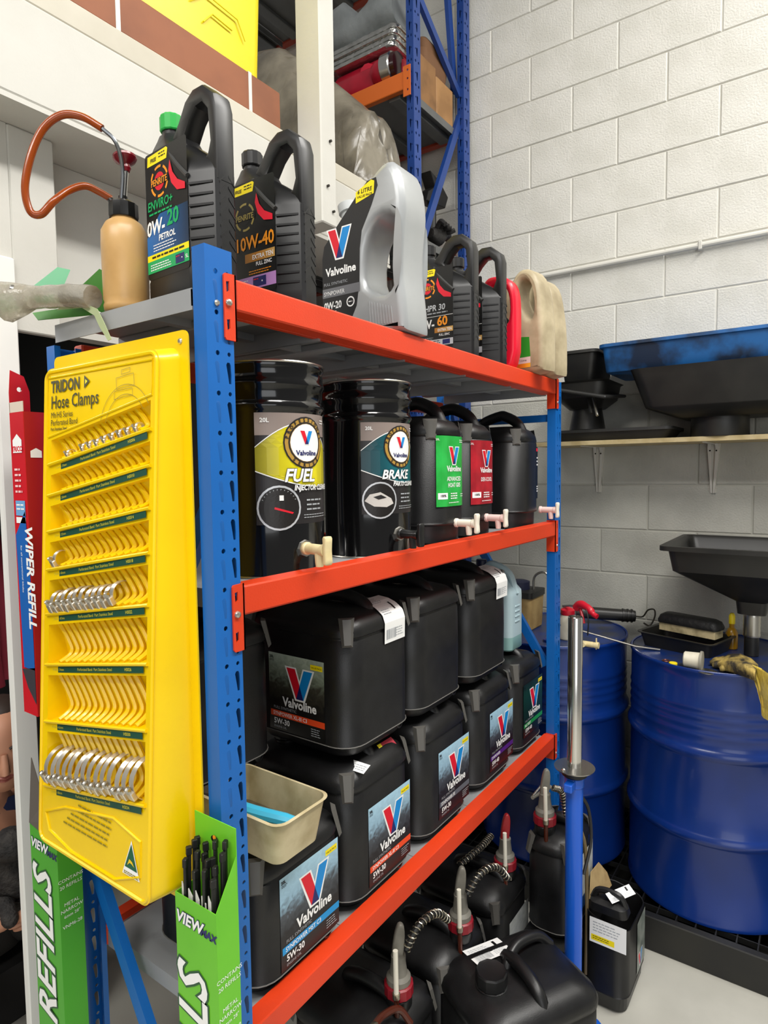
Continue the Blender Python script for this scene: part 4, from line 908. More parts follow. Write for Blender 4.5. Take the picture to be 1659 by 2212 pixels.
# silver jug
SILV = M('silver_plastic', '#a9acad', .33, .25, var='#9c9fa0', vs=12, vamt=.4)
sj = thing('oil_jug', 'silver six litre oil jug with large open handle', 'oil jug', (1.262, .918, ZS+.0205), -PI/2)
sj.scale = (1.12, 1.12, 1.12)
out = [(-.098, .0), (-.100, .012), (-.100, .165), (-.096, .195), (-.075, .222), (-.02, .274), (.045, .328), (.07, .342), (.092, .338), (.108, .305), (.116, .25), (.112, .21), (.108, .17), (.106, .115), (.114, .065), (.118, .012), (.116, .0)]
hole = chaikin([(.014, .172), (.030, .215), (.058, .240), (.088, .236), (.097, .215), (.095, .108), (.074, .080), (.046, .084), (.016, .108)], 1)
mb = MB(); mb.extr(chaikin(out, 1), SILV, .10, [[(p[0], p[1]) for p in hole]], bevel=.016, frame=FR_XZ, steps=4); build('body', mb, sj, sharp=40)
mb = MB(); mb.lathe([(.022, -.04), (.019, -.01), (.019, .02), (.023, .022), (.0235, .04), (.021, .042)], M('silver_cap', '#b3b6b6', .4), 22, T(-.052, 0, .262) @ RY(-.2)); build('cap', mb, sj)
L = Lab(); L.poly([(-.094, .03), (-.094, .165), (-.088, .192), (-.055, .225), (.0, .276), (.03, .300), (.052, .302), (.056, .285), (.04, .25), (.014, .205), (.008, .17), (.006, .10), (-.002, .055), (-.016, .03)], M('label_charcoal', '#1c1c1e', .4), 0)
L.poly([(.0, .262), (.0, .284), (.04, .300), (.048, .296), (.046, .272)], YEL, 1); L.text('6 LITRE', .023, .279, .0115, BLACKP, 2, bold=.02, shear=.15); L.text('VALUE PACK', .023, .2705, .0068, BLACKP, 2, bold=.02, shear=.15)
L.vlogo(-.046, .192, .060, 1, 1.0); L.text('Valvoline', -.043, .128, .0235, WHITE, 2, bold=.03, sx=.95); L.text('FULL SYNTHETIC', -.09, .108, .0085, GREYP, 2, align='LEFT')
L.rect(-.094, .083, .007, .102, M('band_midgrey', '#6d6e72', .4), 1); L.text('SYNPOWER', -.09, .087, .0125, WHITE, 2, align='LEFT', sx=.85); L.text('0W-20', -.09, .058, .021, WHITE, 2, bold=.03, align='LEFT', sx=.8); L.text('ENGINE OIL', -.09, .049, .0065, WHITE, 2, align='LEFT')
L.rect(-.088, .032, -.052, .044, WHITE, 1); L.lines(-.084, .038, -.056, 2, .005, .0025, BLACKP, 2, .2); L.ring(-.018, .066, .008, .0108, WHITE, 1); L.lines(-.023, .065, -.013, 1, .003, .002, WHITE, 2, 0)
place_label(L, sj, T(0, -.0503, .012) @ FACE_Y)
mb = MB()
for i in range(9):
    f_ = i/8; mb.rod((.03+.055*f_, -.0505, .07-.018*f_), (.034+.055*f_, -.0505, .022-.004*f_), .0014, SILV, 5)
build('grip_texture', mb, sj)
# red jug
REDJ = M('red_plastic', '#e01230', .3)
rj = thing('fuel_jug', 'bright red jug squeezed between black jug and cream jugs', 'jug', (1.893, .882, ZS), -PI/2)
mb = MB(); mb.extr(chaikin([(-.075, 0), (.072, 0), (.075, .2), (.07, .27), (.045, .305), (.0, .315), (-.03, .31), (-.05, .27), (-.075, .22)], 2), REDJ, .058, [[(p[0], p[1]) for p in chaikin([(.0, .2), (.045, .15), (.055, .2), (.048, .265), (.02, .285), (-.015, .28)], 2)]], bevel=.013, frame=FR_XZ, steps=4); build('body', mb, rj, sharp=42)
mb = MB(); mb.lathe([(.018, 0), (.018, .025), (.016, .028)], M('print_white', '#f2f2f0'), 18, T(-.055, 0, .252)); build('cap', mb, rj)
L = Lab(); L.poly(rrect(0, 0, .05, .06, .006), BLACKP, 0); L.lines(-.04, .03, .03, 5, .014, .005, M('tail_pink', '#e06070', .4), 1); place_label(L, rj, T(-.015, -.0294, .085) @ FACE_Y)
# dirty cream jugs
DCJ = M('grubby_cream_plastic', '#bfb191', .5, var='#7d6f52', vs=9, vamt=.7)
def cream_jug(label, x, y, rz, with_label):
    t = thing('used_jug', label, 'jug', (x, y, 1.9885), rz, 'grubby cream jugs at the far end')
    mb = MB(); mb.extr(chaikin([(-.085, 0), (.082, 0), (.086, .02), (.084, .15), (.072, .24), (.058, .30), (.03, .335), (-.005, .34), (-.03, .32), (-.05, .285), (-.083, .255), (-.088, .02)], 1), DCJ, .088, [[(p[0], p[1]) for p in chaikin([(-.018, .265), (.0, .215), (.035, .165), (.048, .20), (.042, .27), (.02, .305), (-.005, .305)], 2)]], bevel=.018, frame=FR_XZ, steps=4); build('body', mb, t, sharp=42)
    mb = MB(); mb.lathe([(.017, 0), (.017, .022), (.015, .025)], DCJ, 18, T(-.066, 0, .27)); build('neck', mb, t)
    if with_label:
        L = Lab(); L.poly([(-.07, .05), (-.07, .15), (-.03, .165), (-.005, .12), (.035, .115), (.04, .05)], M('leaf_green', '#2d9a2d', .4), 0); L.poly([(-.07, .15), (-.07, .2), (-.05, .19), (-.03, .165)], BLACKP, 0)
        L.disc(-.03, .13, .011, M('badge_cream', '#e7d9a0', .4), 1); L.disc(-.03, .13, .006, M('badge_brown', '#7a4a20', .4), 2); L.rect(-.07, .032, .04, .052, M('label_pink', '#e6d3cd', .4), 1); L.text('5 Litres', .012, .039, .009, BLACKP, 2); L.rect(-.07, .035, -.055, .048, NAVY, 2); L.rect(-.07, .018, .04, .032, grad_mat('flame', [(0, '#e0301a'), (.5, '#f07a1a'), (1, '#f6d040')], 0, .06), 1)
        place_label(L, t, T(0, -.0443, 0) @ FACE_Y)
    return t
cream_jug('grubby cream jug with green label over the far beam', 2.03, .835, -PI/2-.2, True)
cream_jug('bare grubby cream jug behind the green labelled one', 2.165, .842, -PI/2-.2, False)
# suction bottle with amber hose
AMB = M('amber_bottle_plastic', '#d2a86c', .35, var='#b08448', vs=10, vamt=.7, trans=.15); HOSE = M('amber_hose', '#a4480c', .2, trans=.4); HOSE2 = M('pale_amber_hose', '#b8741f', .25, trans=.3)
bt = thing('suction_bottle', 'amber oil suction bottle with red pump knob and looping hose', 'pump bottle', (.70, 1.065, ZS))
mb = MB(); mb.lathe([(.034, 0), (.039, .004), (.040, .012), (.038, .018), (.040, .024), (.041, .12), (.040, .145), (.032, .160), (.0215, .168), (.0205, .176)], AMB, 28); build('bottle', mb, bt, sharp=45)
mb = MB(); k_ = 24; mb.loft([[((r+(.0012 if i % 2 else 0))*math.cos(2*PI*i/k_), (r+(.0012 if i % 2 else 0))*math.sin(2*PI*i/k_), zz) for i in range(k_)] for zz, r in ((.170, .024), (.172, .025), (.195, .0245), (.199, .02))], BTAP); mb.rod((0, 0, .198), (0, 0, .21), .008, BTAP); mb.rod((-.012, .012, .198), (-.014, .02, .207), .006, BTAP); build('cap', mb, bt)
mb = MB(); mb.rod((.002, 0, .205), (.006, -.004, .262), .0045, CHROME); build('pump_rod', mb, bt)
mb = MB(); mb.lathe([(.006, 0), (.009, .006), (.0085, .012), (.018, .019), (.021, .024), (.0205, .028), (.012, .030)], M('dark_red_knob', '#7c1020', .25), 20, T(.006, -.004, .255) @ RX(-.12)); build('pump_knob', mb, bt)
def yz(u, v): return u, v
hpts = [Vector(p)-Vector((.70, 1.065, ZS)) for p in ((.688, 1.083, 2.175), (.668, 1.09, 2.183), (.645, 1.095, 2.186), (.618, 1.10, 2.17), (.590, 1.10, 2.142), (.573, 1.11, 2.118), (.560, 1.12, 2.122), (.556, 1.125, 2.16), (.566, 1.12, 2.215), (.583, 1.11, 2.262), (.605, 1.09, 2.288), (.630, 1.07, 2.290), (.652, 1.045, 2.272))]
hs = spline(hpts, 6); mb = MB(); mb.tube(hs, .0064, HOSE, 10); build('hose', mb, bt, sharp=60)
mb = MB(); mb.tube(spline([(-.048, -.020, .3035), (-.03, -.03, .285), (-.012, -.02, .25), (-.008, -.006, .198)], 5), .0036, M('steel_pipe_dark', '#7f8285', .25, .9), 8); build('suction_pipe', mb, bt)
# torn green carton and clear tube at the shelf corner
GC = M('torn_green_carton', '#3d8a1e', .6, var='#2f6f16', vs=9, vamt=.6); GCL = M('mint_print', '#7fc79b', .6); KR = M('kraft_inside', '#8f8474', .8)
tc_ = thing('torn_carton', 'torn green carton lying open at the shelf corner', 'carton', (.70, 1.15, ZS))
def sheet(name, pts, m, th=.0015, par=tc_):
    n = len(pts); P = [Vector(p) for p in pts]; nr = (P[1]-P[0]).cross(P[2]-P[0]).normalized()*th; mb = MB()
    mb.add(P+[p+nr for p in P], [tuple(range(n)), tuple(range(2*n-1, n-1, -1))]+[(i, (i+1) % n, n+(i+1) % n, n+i) for i in range(n)], m); return build(name, mb, par)
sheet('flap', [(.0, -.03, .004), (.0, .06, .045), (.012, .115, .075), (.0, .0, .098), (-.004, -.03, .085)], GC)
sheet('flap', [(-.01, .10, .052), (-.008, .18, .066), (-.006, .26, .080), (.006, .27, .112), (.0, .15, .130), (.004, .11, .118), (.0, .13, .09)], GCL)
sheet('flap', [(.004, -.01, .075), (.004, .10, .066), (.012, .14, .078), (.018, .0, .102)], KR)
sheet('flap', [(-.035, -.03, .001), (-.04, .16, .018), (-.03, .20, .040), (-.028, .0, .026)], GC)
sheet('tape_strip', [(-.048, .07, .022), (-.050, -.02, .012), (-.050, -.06, -.008), (-.050, -.075, -.03), (-.050, -.10, -.058), (-.050, -.11, -.056), (-.050, -.088, -.022), (-.050, -.07, .002), (-.050, -.02, .022), (-.048, .05, .03)], M('pale_tape', '#a9b58a', .6), .001)
CLR = M('clear_tube_plastic', '#d9d3c4', .22, trans=.6, var='#b3a88f', vs=18, vamt=.6, bump=.6, bs=35)
ct = thing('clear_plastic_tube', 'clear plastic tube poking from the torn green carton', 'tube', (.655, 1.19, ZS+.033))
mb = MB(); pth = spline([(.0, -.09, -.006), (-.01, -.03, .004), (-.02, .03, .010), (-.03, .075, .014), (-.04, .10, .012), (-.05, .128, .010)], 4); L_ = len(pth); mb.tube(pth, [(.021+.0008*math.sin(i*1.9) if i < L_*.55 else .022+.018*((i/L_-.55)/.45)**.8) for i in range(L_)], CLR, 12); build('tube', mb, ct, sharp=60)
mb = MB(); mb.lathe([(.009, 0), (.010, .003), (.006, .007)], CHROME, 12, T(-.055, .09, .026) @ RY(-1.2)); build('stud', mb, ct)
mb = MB(); mb.tube([(.002, -.088, -.006), (-.004, -.06, -.001), (-.012, -.02, .005)], .0145, M('dark_sleeve', '#3b342d', .5, var='#8a7d6c', vs=40, vamt=.9), 10); build('inner_sleeve', mb, ct)

pf = thing('paper_filter', 'white ribbed paper filter standing behind the black jugs', 'filter', (1.80, 1.06, ZS)); mb = MB(); k_ = 40
mb.loft([[((r+(.003 if i % 2 else 0))*math.cos(2*PI*i/k_), (r+(.003 if i % 2 else 0))*math.sin(2*PI*i/k_), zz) for i in range(k_)] for zz, r in ((0, .055), (.25, .055), (.285, .05))], M('filter_paper_white', '#d9dad6', .7)); build('pleats', mb, pf)
mb = MB(); mb.lathe([(.052, .284), (.054, .288), (.03, .296)], M('filter_end_grey', '#8f9090', .5), 24); build('end_cap', mb, pf)
# ================================================================== blue barrels on the spill pallet
BAR = M('barrel_blue_paint', '#092c74', .26, var='#07235c', vs=5, vamt=.5, coat=.15); BARTOP = M('barrel_top_grime', '#12306e', .35, var='#3a3a34', vs=8, vamt=.8)
bund = thing('spill_pallet', 'low black spill pallet under the two blue barrels', 'spill pallet', (2.235, -.45, 0)); BK = M('bund_black', '#1a1a19', .5, var='#26251f', vs=6, vamt=.6)
mb = MB(); bx, by = .69, 1.78
mb.box(0, .03, 0, by, 0, .122, BK, .004); mb.box(bx-.03, bx, 0, by, 0, .122, BK, .004); mb.box(.03, bx-.03, 0, .03, 0, .122, BK, .004); mb.box(.03, bx-.03, by-.03, by, 0, .122, BK, .004); mb.box(.03, bx-.03, .03, by-.03, 0, .02, BK); build('tray', mb, bund)
gb = MB(); gb.box(0, bx-.064, -.002, .002, -.022, 0, M('grate_black', '#141413', .5)); go = None
for i in range(28):
    m_ = T(.032, .05+.061*i, .12)
    go = build('grate_bar', gb, bund, m_) if go is None else link_copy(go, bund, m_)
gb = MB(); gb.box(-.002, .002, 0, by-.064, -.020, -.001, MATS['grate_black']); go = None
for i in range(7):
    m_ = T(.07+.09*i, .032, .1195)
    go = build('grate_bar', gb, bund, m_) if go is None else link_copy(go, bund, m_)
def barrel(label, x, y):
    R = .2925; t = thing('steel_barrel', label, 'barrel', (x, y, .1205)); H = .88
    pr = [(R-.006, .0), (R+.003, .001), (R+.004, .012), (R, .018), (R, .275), (R+.004, .282), (R+.011, .295), (R+.011, .303), (R+.004, .316), (R, .322), (R, .57), (R+.004, .577), (R+.011, .590), (R+.011, .598), (R+.004, .611), (R, .617)]
    for k in range(4): zz = .65+.03*k; pr += [(R, zz), (R+.0025, zz+.006), (R, zz+.014)]
    pr += [(R, .84), (R, .862), (R+.004, .868), (R+.005, .876), (R+.002, .88), (R-.004, .879), (R-.007, .866)]
    mb = MB(); mb.lathe(pr, BAR, 64, None, True, False); build('shell', mb, t, sharp=50)
    mb = MB(); mb.lathe([(R-.006, .876), (R-.012, .873), (R-.04, .8725), (.02, .8725)], BARTOP, 64, None, False, True); build('lid', mb, t)
    mb = MB(); mb.lathe([(.032, .8725), (.032, .882), (.026, .884)], BAR, 18, T(-.19, -.06, 0)); build('bung', mb, t)
    return t
barrel('blue steel barrel half hidden behind the far rack post', 2.585, .945)
barrel('large blue steel barrel at the right edge under the black funnel', 2.585, .325)
ZB2 = .9932                                              # lid height
BKP = M('drain_black', '#191918', .42, var='#2b2a27', vs=7, vamt=.7)
# drain funnel
fn = thing('drain_funnel', 'big square black drain funnel standing in the right barrel', 'funnel', (2.6, .215, ZB2), 0)
mb = MB(); z = 1.40-ZB2
mb.stack([(.155, 0, 0, .045, .045, .02), (.20, 0, 0, .05, .05, .02), (.315, 0, 0, .205, .235, .03), (z-.018, 0, 0, .218, .248, .03), (z-.016, 0, 0, .243, .272, .03), (z, 0, 0, .243, .272, .03), (z, 0, 0, .225, .255, .03), (z-.012, 0, 0, .214, .244, .03), (.32, 0, 0, .198, .228, .03), (.215, 0, 0, .045, .045, .02)], BKP, 4); build('pan', mb, fn, sharp=35)
mb = MB(); mb.lathe([(.02, 0), (.024, .002), (.024, .07), (.026, .072), (.026, .16)]+[(.024+.003*(i % 2), .16+.006*i) for i in range(1, 3)], BKP, 18); build('stem', mb, fn)
mb = MB(); mb.lathe([(.0275+.0012*(i % 2), .07+.008*i) for i in range(11)], STEEL, 18); build('ribbed_sleeve', mb, fn)
# tray with used air filter
dt = thing('drain_pan', 'black baking tray holding a used air filter on the barrel', 'tray', (2.585, .43, ZB2), -.28)
mb = MB(); mb.stack([(0, 0, 0, .085, .125, .02), (.05, 0, 0, .098, .138, .024), (.052, 0, 0, .106, .146, .026), (.055, 0, 0, .106, .146, .026), (.054, 0, 0, .094, .134, .022), (.004, 0, 0, .08, .12, .018)], BKP, 4); build('pan', mb, dt)
af = thing('air_filter', 'grimy pleated air filter resting on the black tray', 'filter', (2.585, .415, ZB2+.057), -.30)
PLT = M('filter_cream', '#c9b98e', .7, var='#6f6242', vs=22, vamt=.8)
mb = MB(); secs = []; n = 34
for zz in (0, .03):
    ring = []
    for i in range(n): y = -.105+.21*i/(n-1); ring.append((-.03-.0014*(i % 2), y, zz))
    for i in range(n): y = .105-.21*i/(n-1); ring.append((.03+.0014*(i % 2), y, zz))
    secs.append(ring)
mb.loft(secs, PLT); build('pleats', mb, af)
mb = MB(); mb.stack([(.03, 0, 0, .038, .112, .015), (.04, 0, 0, .04, .114, .018), (.058, 0, 0, .034, .108, .02), (.066, 0, 0, .02, .095, .016)], M('filter_black', '#0e0e0d', .6, bump=.3, bs=60), 4); build('rubber_seal', mb, af, sharp=45)
cu = thing('filter_cup', 'small white plastic cup lying on the barrel lid', 'cup', (2.33, .372, ZB2+.027), 0)
OFFW = M('offwhite_plastic', '#d6d0bd', .5, var='#b5ad95', vs=16, vamt=.6)
mb = MB(); mb.lathe([(.023, 0), (.026, .003), (.028, .05), (.025, .048), (.021, .006)], OFFW, 22, T(0, .02, 0) @ RX(PI/2)); build('cup', mb, cu)
mb = MB(); mb.lathe([(.020, .05), (.034, .051), (.034, .058), (.02, .060)], M('grey_gasket', '#8b877a', .6), 22, T(0, .02, 0) @ RX(PI/2)); build('gasket', mb, cu)
yc = MB(); yc.lathe([(.012, 0), (.0135, .001), (.0135, .009), (.012, .010)], M('yellow_cap_plastic', '#f2d81a', .4), 18); o = tag(build('bottle_cap', yc), 'small yellow cap near the rim of the right barrel', 'cap'); o.location = (2.325, .425, ZB2)
wr = MB(); wr.tube([(.011*math.cos(i*PI/8), .011*math.sin(i*PI/8), .0025) for i in range(16)], .002, M('copper_washer', '#7a4a3c', .4, .7), 6, True); o = tag(build('washer', wr), 'copper sealing washer on the barrel lid by the yellow cap', 'washer'); o.location = (2.36, .455, ZB2)
mb = MB(); mb.lathe([(.031, 0), (.032, .002), (.026, .004)], STEEL, 22); o = tag(build('jar_lid', mb), 'shiny steel jar lid beside the white cup', 'lid'); o.location = (2.335, .44-.035, ZB2) if False else (2.31, .318, ZB2)
# stained glove: palm, cuff and five fingers
gv = thing('work_glove', 'oil-stained yellow work glove draped over the barrel rim', 'glove', (2.345, .232, ZB2)); gv.scale = (1.25, .75, 1.2); GY = M('glove_yellow', '#d8bd4a', .7, var='#e6d27c', vs=20, vamt=.6, bump=.4, bs=60); GB = M('glove_dirty', '#2e281e', .7, var='#b59c52', vs=24, vamt=1.0, bump=.4, bs=50)
mb = MB(); mb.loft([[(x+cx, y0+0, z+cz) for x, z in rrect(0, 0, hx, hz, hz*.9, 4)] for y0, cx, cz, hx, hz in ((.075, .03, .014, .035, .006), (.05, .03, .018, .05, .014), (.0, .02, .022, .055, .018), (-.045, .0, .020, .052, .017), (-.075, -.02, .016, .045, .013))], GB); build('palm', mb, gv, sharp=60)
for k, (dx, dy, L_) in enumerate(((.045, .055, .06), (.03, .075, .07), (.012, .08, .072), (-.008, .075, .06), (-.03, .03, .05))):
    mb = MB(); p = spline([(.02+dx*.6, dy*.55, .02), (.02+dx, dy*.55+L_*.5, .016), (.02+dx*1.15, dy*.55+L_, .009)], 4); mb.tube(p, [.010]*(len(p)-2)+[.009, .006], GB, 8); build('finger', mb, gv, sharp=60)
mb = MB(); secs = []
for i, (y0, cx, cz, hx, hz) in enumerate(((-.07, -.02, .018, .045, .016), (-.10, -.045, .012, .05, .018), (-.12, -.068, -.012, .052, .016), (-.14, -.082, -.05, .055, .014), (-.145, -.088, -.075, .056, .014))):
    secs.append([(x*.6+cx+.004*math.sin(5*i+9*x*60), y0+x*.8, z+cz) for x, z in rrect(0, 0, hx, hz, hz*.9, 5)])
mb.loft(secs, GY); build('cuff', mb, gv, sharp=60)
mb = MB(); mb.lathe([(.018, 0), (.021, .003), (.021, .06), (.014, .075), (.009, .08), (.009, .095)], M('amber_fluid_bottle', '#b8860e', .25, trans=.3), 18); yb = thing('fluid_bottle', 'small amber bottle with yellow cap behind the funnel stem', 'bottle', (2.66, .285, ZB2)); build('body', mb, yb)
mb = MB(); mb.lathe([(.011, .095), (.011, .125), (.006, .135)], M('yellow_cap_plastic'), 14); build('cap', mb, yb)
# things on the left barrel
mb = MB(); ob = thing('oil_squirt_can', 'cream squirt can with red lid on the left barrel', 'oil can', (2.47, .845, ZB2), 0)
mb.lathe([(.034, 0), (.037, .004), (.037, .07), (.028, .095), (.024, .10)], M('grubby_white', '#c9c2b0', .5, var='#9a917a', vs=16, vamt=.6), 22); build('body', mb, ob)
mb = MB(); mb.lathe([(.026, .098), (.028, .102), (.028, .118), (.02, .124), (.008, .128)], M('red_lid', '#c4182c', .35), 22); build('lid', mb, ob)
mb = MB(); mb.tube([(.0, .02, .13), (-.03, -.02, .142), (-.045, -.06, .146)], .004, STEEL, 8); build('spout_rod', mb, ob)
tg = thing('red_trigger_gun', 'red plastic trigger nozzle perched on the squirt can', 'nozzle', (2.41, .775, ZB2+.14), 0); RL = M('red_lid')
mb = MB(); mb.tube(spline([(.01, .02, .0), (-.0, -.0, .018), (-.02, -.035, .012), (-.03, -.06, -.008), (-.035, -.075, -.014)], 5), [.016]*8+[.014]*6+[.010]*7, RL, 10); build('body', mb, tg, sharp=50)
mb = MB(); mb.tube(spline([(.0, .0, .0), (-.012, -.012, -.025), (-.02, -.02, -.05)], 4), .006, RL, 8); build('trigger', mb, tg)
mb = MB(); mb.tube(spline([(-.01, .0, .022), (-.03, -.03, .012), (-.045, -.045, -.03), (-.035, -.04, -.09)], 5), .0025, RUB, 6); build('cable', mb, tg)
gg = thing('grease_gun', 'black grease gun lying across the left barrel by the wall', 'grease gun', (2.74, .90, 1.045)); d = Vector((.10, -.225, -.012))
mb = MB(); mb.rod((0, 0, 0), d*.8, .026, BKP, 18); mb.rod(d*.8, d, .028, BKP, 18, .024); build('barrel', mb, gg)
for f_ in (.78, .86, .93):
    mb = MB(); c = d*f_; mb.rod(c, c+d.normalized()*.006, .0295, BKP, 18); build('grip_ring', mb, gg)
mb = MB(); e = d*1.0; mb.tube(spline([e, e+Vector((.01, -.03, .0)), e+Vector((.012, -.05, .03)), e+Vector((.012, -.075, .035)), e+Vector((.012, -.078, .005)), e+Vector((.005, -.06, -.035)), e+Vector((.0, -.035, -.025))], 4), .0035, M('dark_wire', '#4a4740', .4, .8), 6); build('hook', mb, gg)
mb = MB(); mb.tube([(2.44, .87, 1.055), (2.46, .58, 1.004), (2.485, .50, .998)], .004, STEEL, 8); tag(build('steel_rod', mb), 'thin bright steel rod bridging the two barrels', 'rod')
tpt = thing('loose_tap', 'loose cream plastic tap lying on the left barrel', 'tap', (2.375, .745, ZB2+.0165)); mb = MB(); mb.rod((0, .03, 0), (0, -.03, 0), .011, CRM, 14); mb.rod((0, 0, 0), (-.03, 0, .002), .0095, CRM, 12); build('body', mb, tpt)
mb = MB(); mb.lathe([(.010, .0), (.012, .012), (.012, .022)], CRM, 14, T(0, -.03, 0) @ RX(PI/2)); mb.box(-.004, .004, -.045, -.04, -.016, .028, CRM, .002); build('lever', mb, tpt)
cb = thing('waste_tub', 'grubby cream tub with black lid on the left barrel', 'tub', (2.56, 1.075, ZB2)); mb = MB(); mb.stack([(0, 0, 0, .07, .06, .015), (.006, 0, 0, .074, .064, .016), (.14, 0, 0, .08, .07, .018)], M('stained_cream', '#b39762', .6, var='#8a6c3c', vs=12, vamt=.8), 4); build('tub', mb, cb)
mb = MB(); mb.stack([(.14, 0, 0, .084, .074, .018), (.165, 0, 0, .084, .074, .018), (.168, 0, 0, .05, .045, .018)], BKP, 4); mb.lathe([(.045, .166), (.045, .20), (.03, .205)], M('navy_cap', '#151a33', .5), 18, T(-.01, .01, 0)); build('lid', mb, cb)
mb = MB(); mb.tube(spline([(.0, -.05, .165), (.0, -.055, .225), (.0, -.10, .245), (.0, -.135, .20)], 5), .005, STEEL, 6); build('bail_handle', mb, cb)
# ================================================================== wall shelf and what is on it
sh = thing('wall_shelf', 'timber wall shelf on two pale steel brackets', 'shelf', (2.65, 0, 1.772))
OSB = M('shelf_timber', '#cdbb8f', .6, var='#a8925f', vs=18, vamt=.6)
mb = MB(); mb.box(0, .285, -.6, 1.05, 0, .018, OSB, .001); build('board', mb, sh)
PB = M('bracket_paint', '#d2cfc6', .5)
for y in (.863, .395, -.07):
    mb = MB(); x = .2855
    for s in (-1, 1):
        mb.add([(x, y+s*.026, -.001), (x, y+s*.008, -.205), (x-.012, y+s*.007, -.205), (x-.016, y+s*.022, -.02), (x-.03, y+s*.018, -.001), (x, y+s*.010, -.001), (x, y+s*.001, -.205), (x-.012, y+s*.001, -.205), (x-.016, y+s*.008, -.02), (x-.03, y+s*.006, -.001)], [(0, 1, 2, 3, 4), (9, 8, 7, 6, 5), (0, 5, 6, 1), (1, 6, 7, 2), (2, 7, 8, 3), (3, 8, 9, 4), (4, 9, 5, 0)], PB)
    mb.box(x-.003, x, y-.012, y+.012, -.205, -.001, PB); br_ = build('bracket', mb, sh)
    mb = MB(); mb.add([(x-.003, y-.010, -.0005), (.04, y-.007, -.0005), (.04, y+.007, -.0005), (x-.003, y+.010, -.0005), (x-.003, y-.010, -.004), (.04, y-.007, -.004), (.04, y+.007, -.004), (x-.003, y+.010, -.004)], [(0, 1, 2, 3), (7, 6, 5, 4), (0, 4, 5, 1), (1, 5, 6, 2), (2, 6, 7, 3), (3, 7, 4, 0)], PB); build('arm', mb, br_)
    for s in (-1, 1):
        mb = MB(); mb.lathe([(.0035, 0), (.0025, .002)], M('dark_nail'), 8, T(x-.017, y+s*.012, -.03) @ RY(-PI/2)); build('screw', mb, br_)
ZSH = 1.7905
def pan(name, label, x0, x1, y0, y1, z0, z1, m, lip=.012, inset=.02, cat='pan'):
    t = thing(name, label, cat, ((x0+x1)/2, (y0+y1)/2, z0)); hx, hy, h = (x1-x0)/2, (y1-y0)/2, z1-z0; mb = MB()
    mb.stack([(0, 0, 0, hx-inset-lip, hy-inset-lip, .02), (.004, 0, 0, hx-inset-lip+.003, hy-inset-lip+.003, .022), (h-.014, 0, 0, hx-lip, hy-lip, .025), (h-.012, 0, 0, hx, hy, .03), (h, 0, 0, hx, hy, .03), (h, 0, 0, hx-.006, hy-.006, .027), (h-.006, 0, 0, hx-lip-.004, hy-lip-.004, .024), (.012, 0, 0, hx-inset-lip-.002, hy-inset-lip-.002, .02)], m, 4); build('tray', mb, t, sharp=35); return t
pan('oil_tray', 'flat dark grey drip tray on the left of the wall shelf', 2.64, 2.91, .50, 1.0, ZSH, 1.836, M('dusty_black', '#2a2a29', .5, var='#3a3936', vs=8, vamt=.7))
bn = thing('oil_catcher', 'deep black oil catcher tub with round foot on the shelf', 'oil pan', (2.74, .30, ZSH)); mb = MB()
mb.lathe([(.10, 0), (.102, .004), (.10, .075)], BKP, 28, T(0, .05, 0), True, False)
mb.stack([(.072, 0, .03, .12, .15, .03), (.112, 0, 0, .165, .29, .04), (.118, 0, 0, .168, .293, .04), (.235, 0, 0, .18, .335, .045), (.262, 0, 0, .185, .345, .045), (.262, 0, 0, .176, .335, .04), (.13, 0, 0, .155, .28, .035)], BKP, 5); build('tub', mb, bn, sharp=35)
GRB = M('grimy_blue_plastic', '#1f64a8', .45, var='#171c26', vs=7, vamt=.9, lo=.42, hi=.60)
pan('blue_tray', 'grimy blue tray stacked upside on the black oil catcher', 2.565, 2.925, -.35, .765, 2.0535, 2.162, GRB, .012, .014, 'tray')
pan('small_black_tub', 'small black tub between the cream jugs and blue tray', 2.60, 2.90, .775, .95, 2.035, 2.158, BKP, .01, .02, 'tub')
pp = thing('sloping_pan', 'black oil pan lying tilted under the small black tub', 'oil pan', (2.75, .86, 1.837), 0)
mb = MB(); mb.lathe([(.07, 0), (.075, .003), (.06, .09), (.062, .095)], BKP, 20); mb.stack([(.09, 0, 0, .07, .07, .05), (.13, 0, 0, .13, .10, .04), (.19, 0, 0, .14, .11, .04), (.197, 0, 0, .15, .12, .04)], BKP, 5); build('pan', mb, pp)
mb = MB(); mb.box(-.17, .12, -.125, .10, .0, .012, MATS['dusty_black'], .004); build('tilted_lid', mb, pp, T(-.02, -.01, .155) @ RX(.22) @ RY(-.1))
mb = MB(); mb.rod((-.12, -.06, .13), (-.16, -.09, .05), .006, STEEL); mb.rod((-.12, -.04, .13), (-.155, -.065, .06), .006, BKP); build('outlet_pipe', mb, pp)

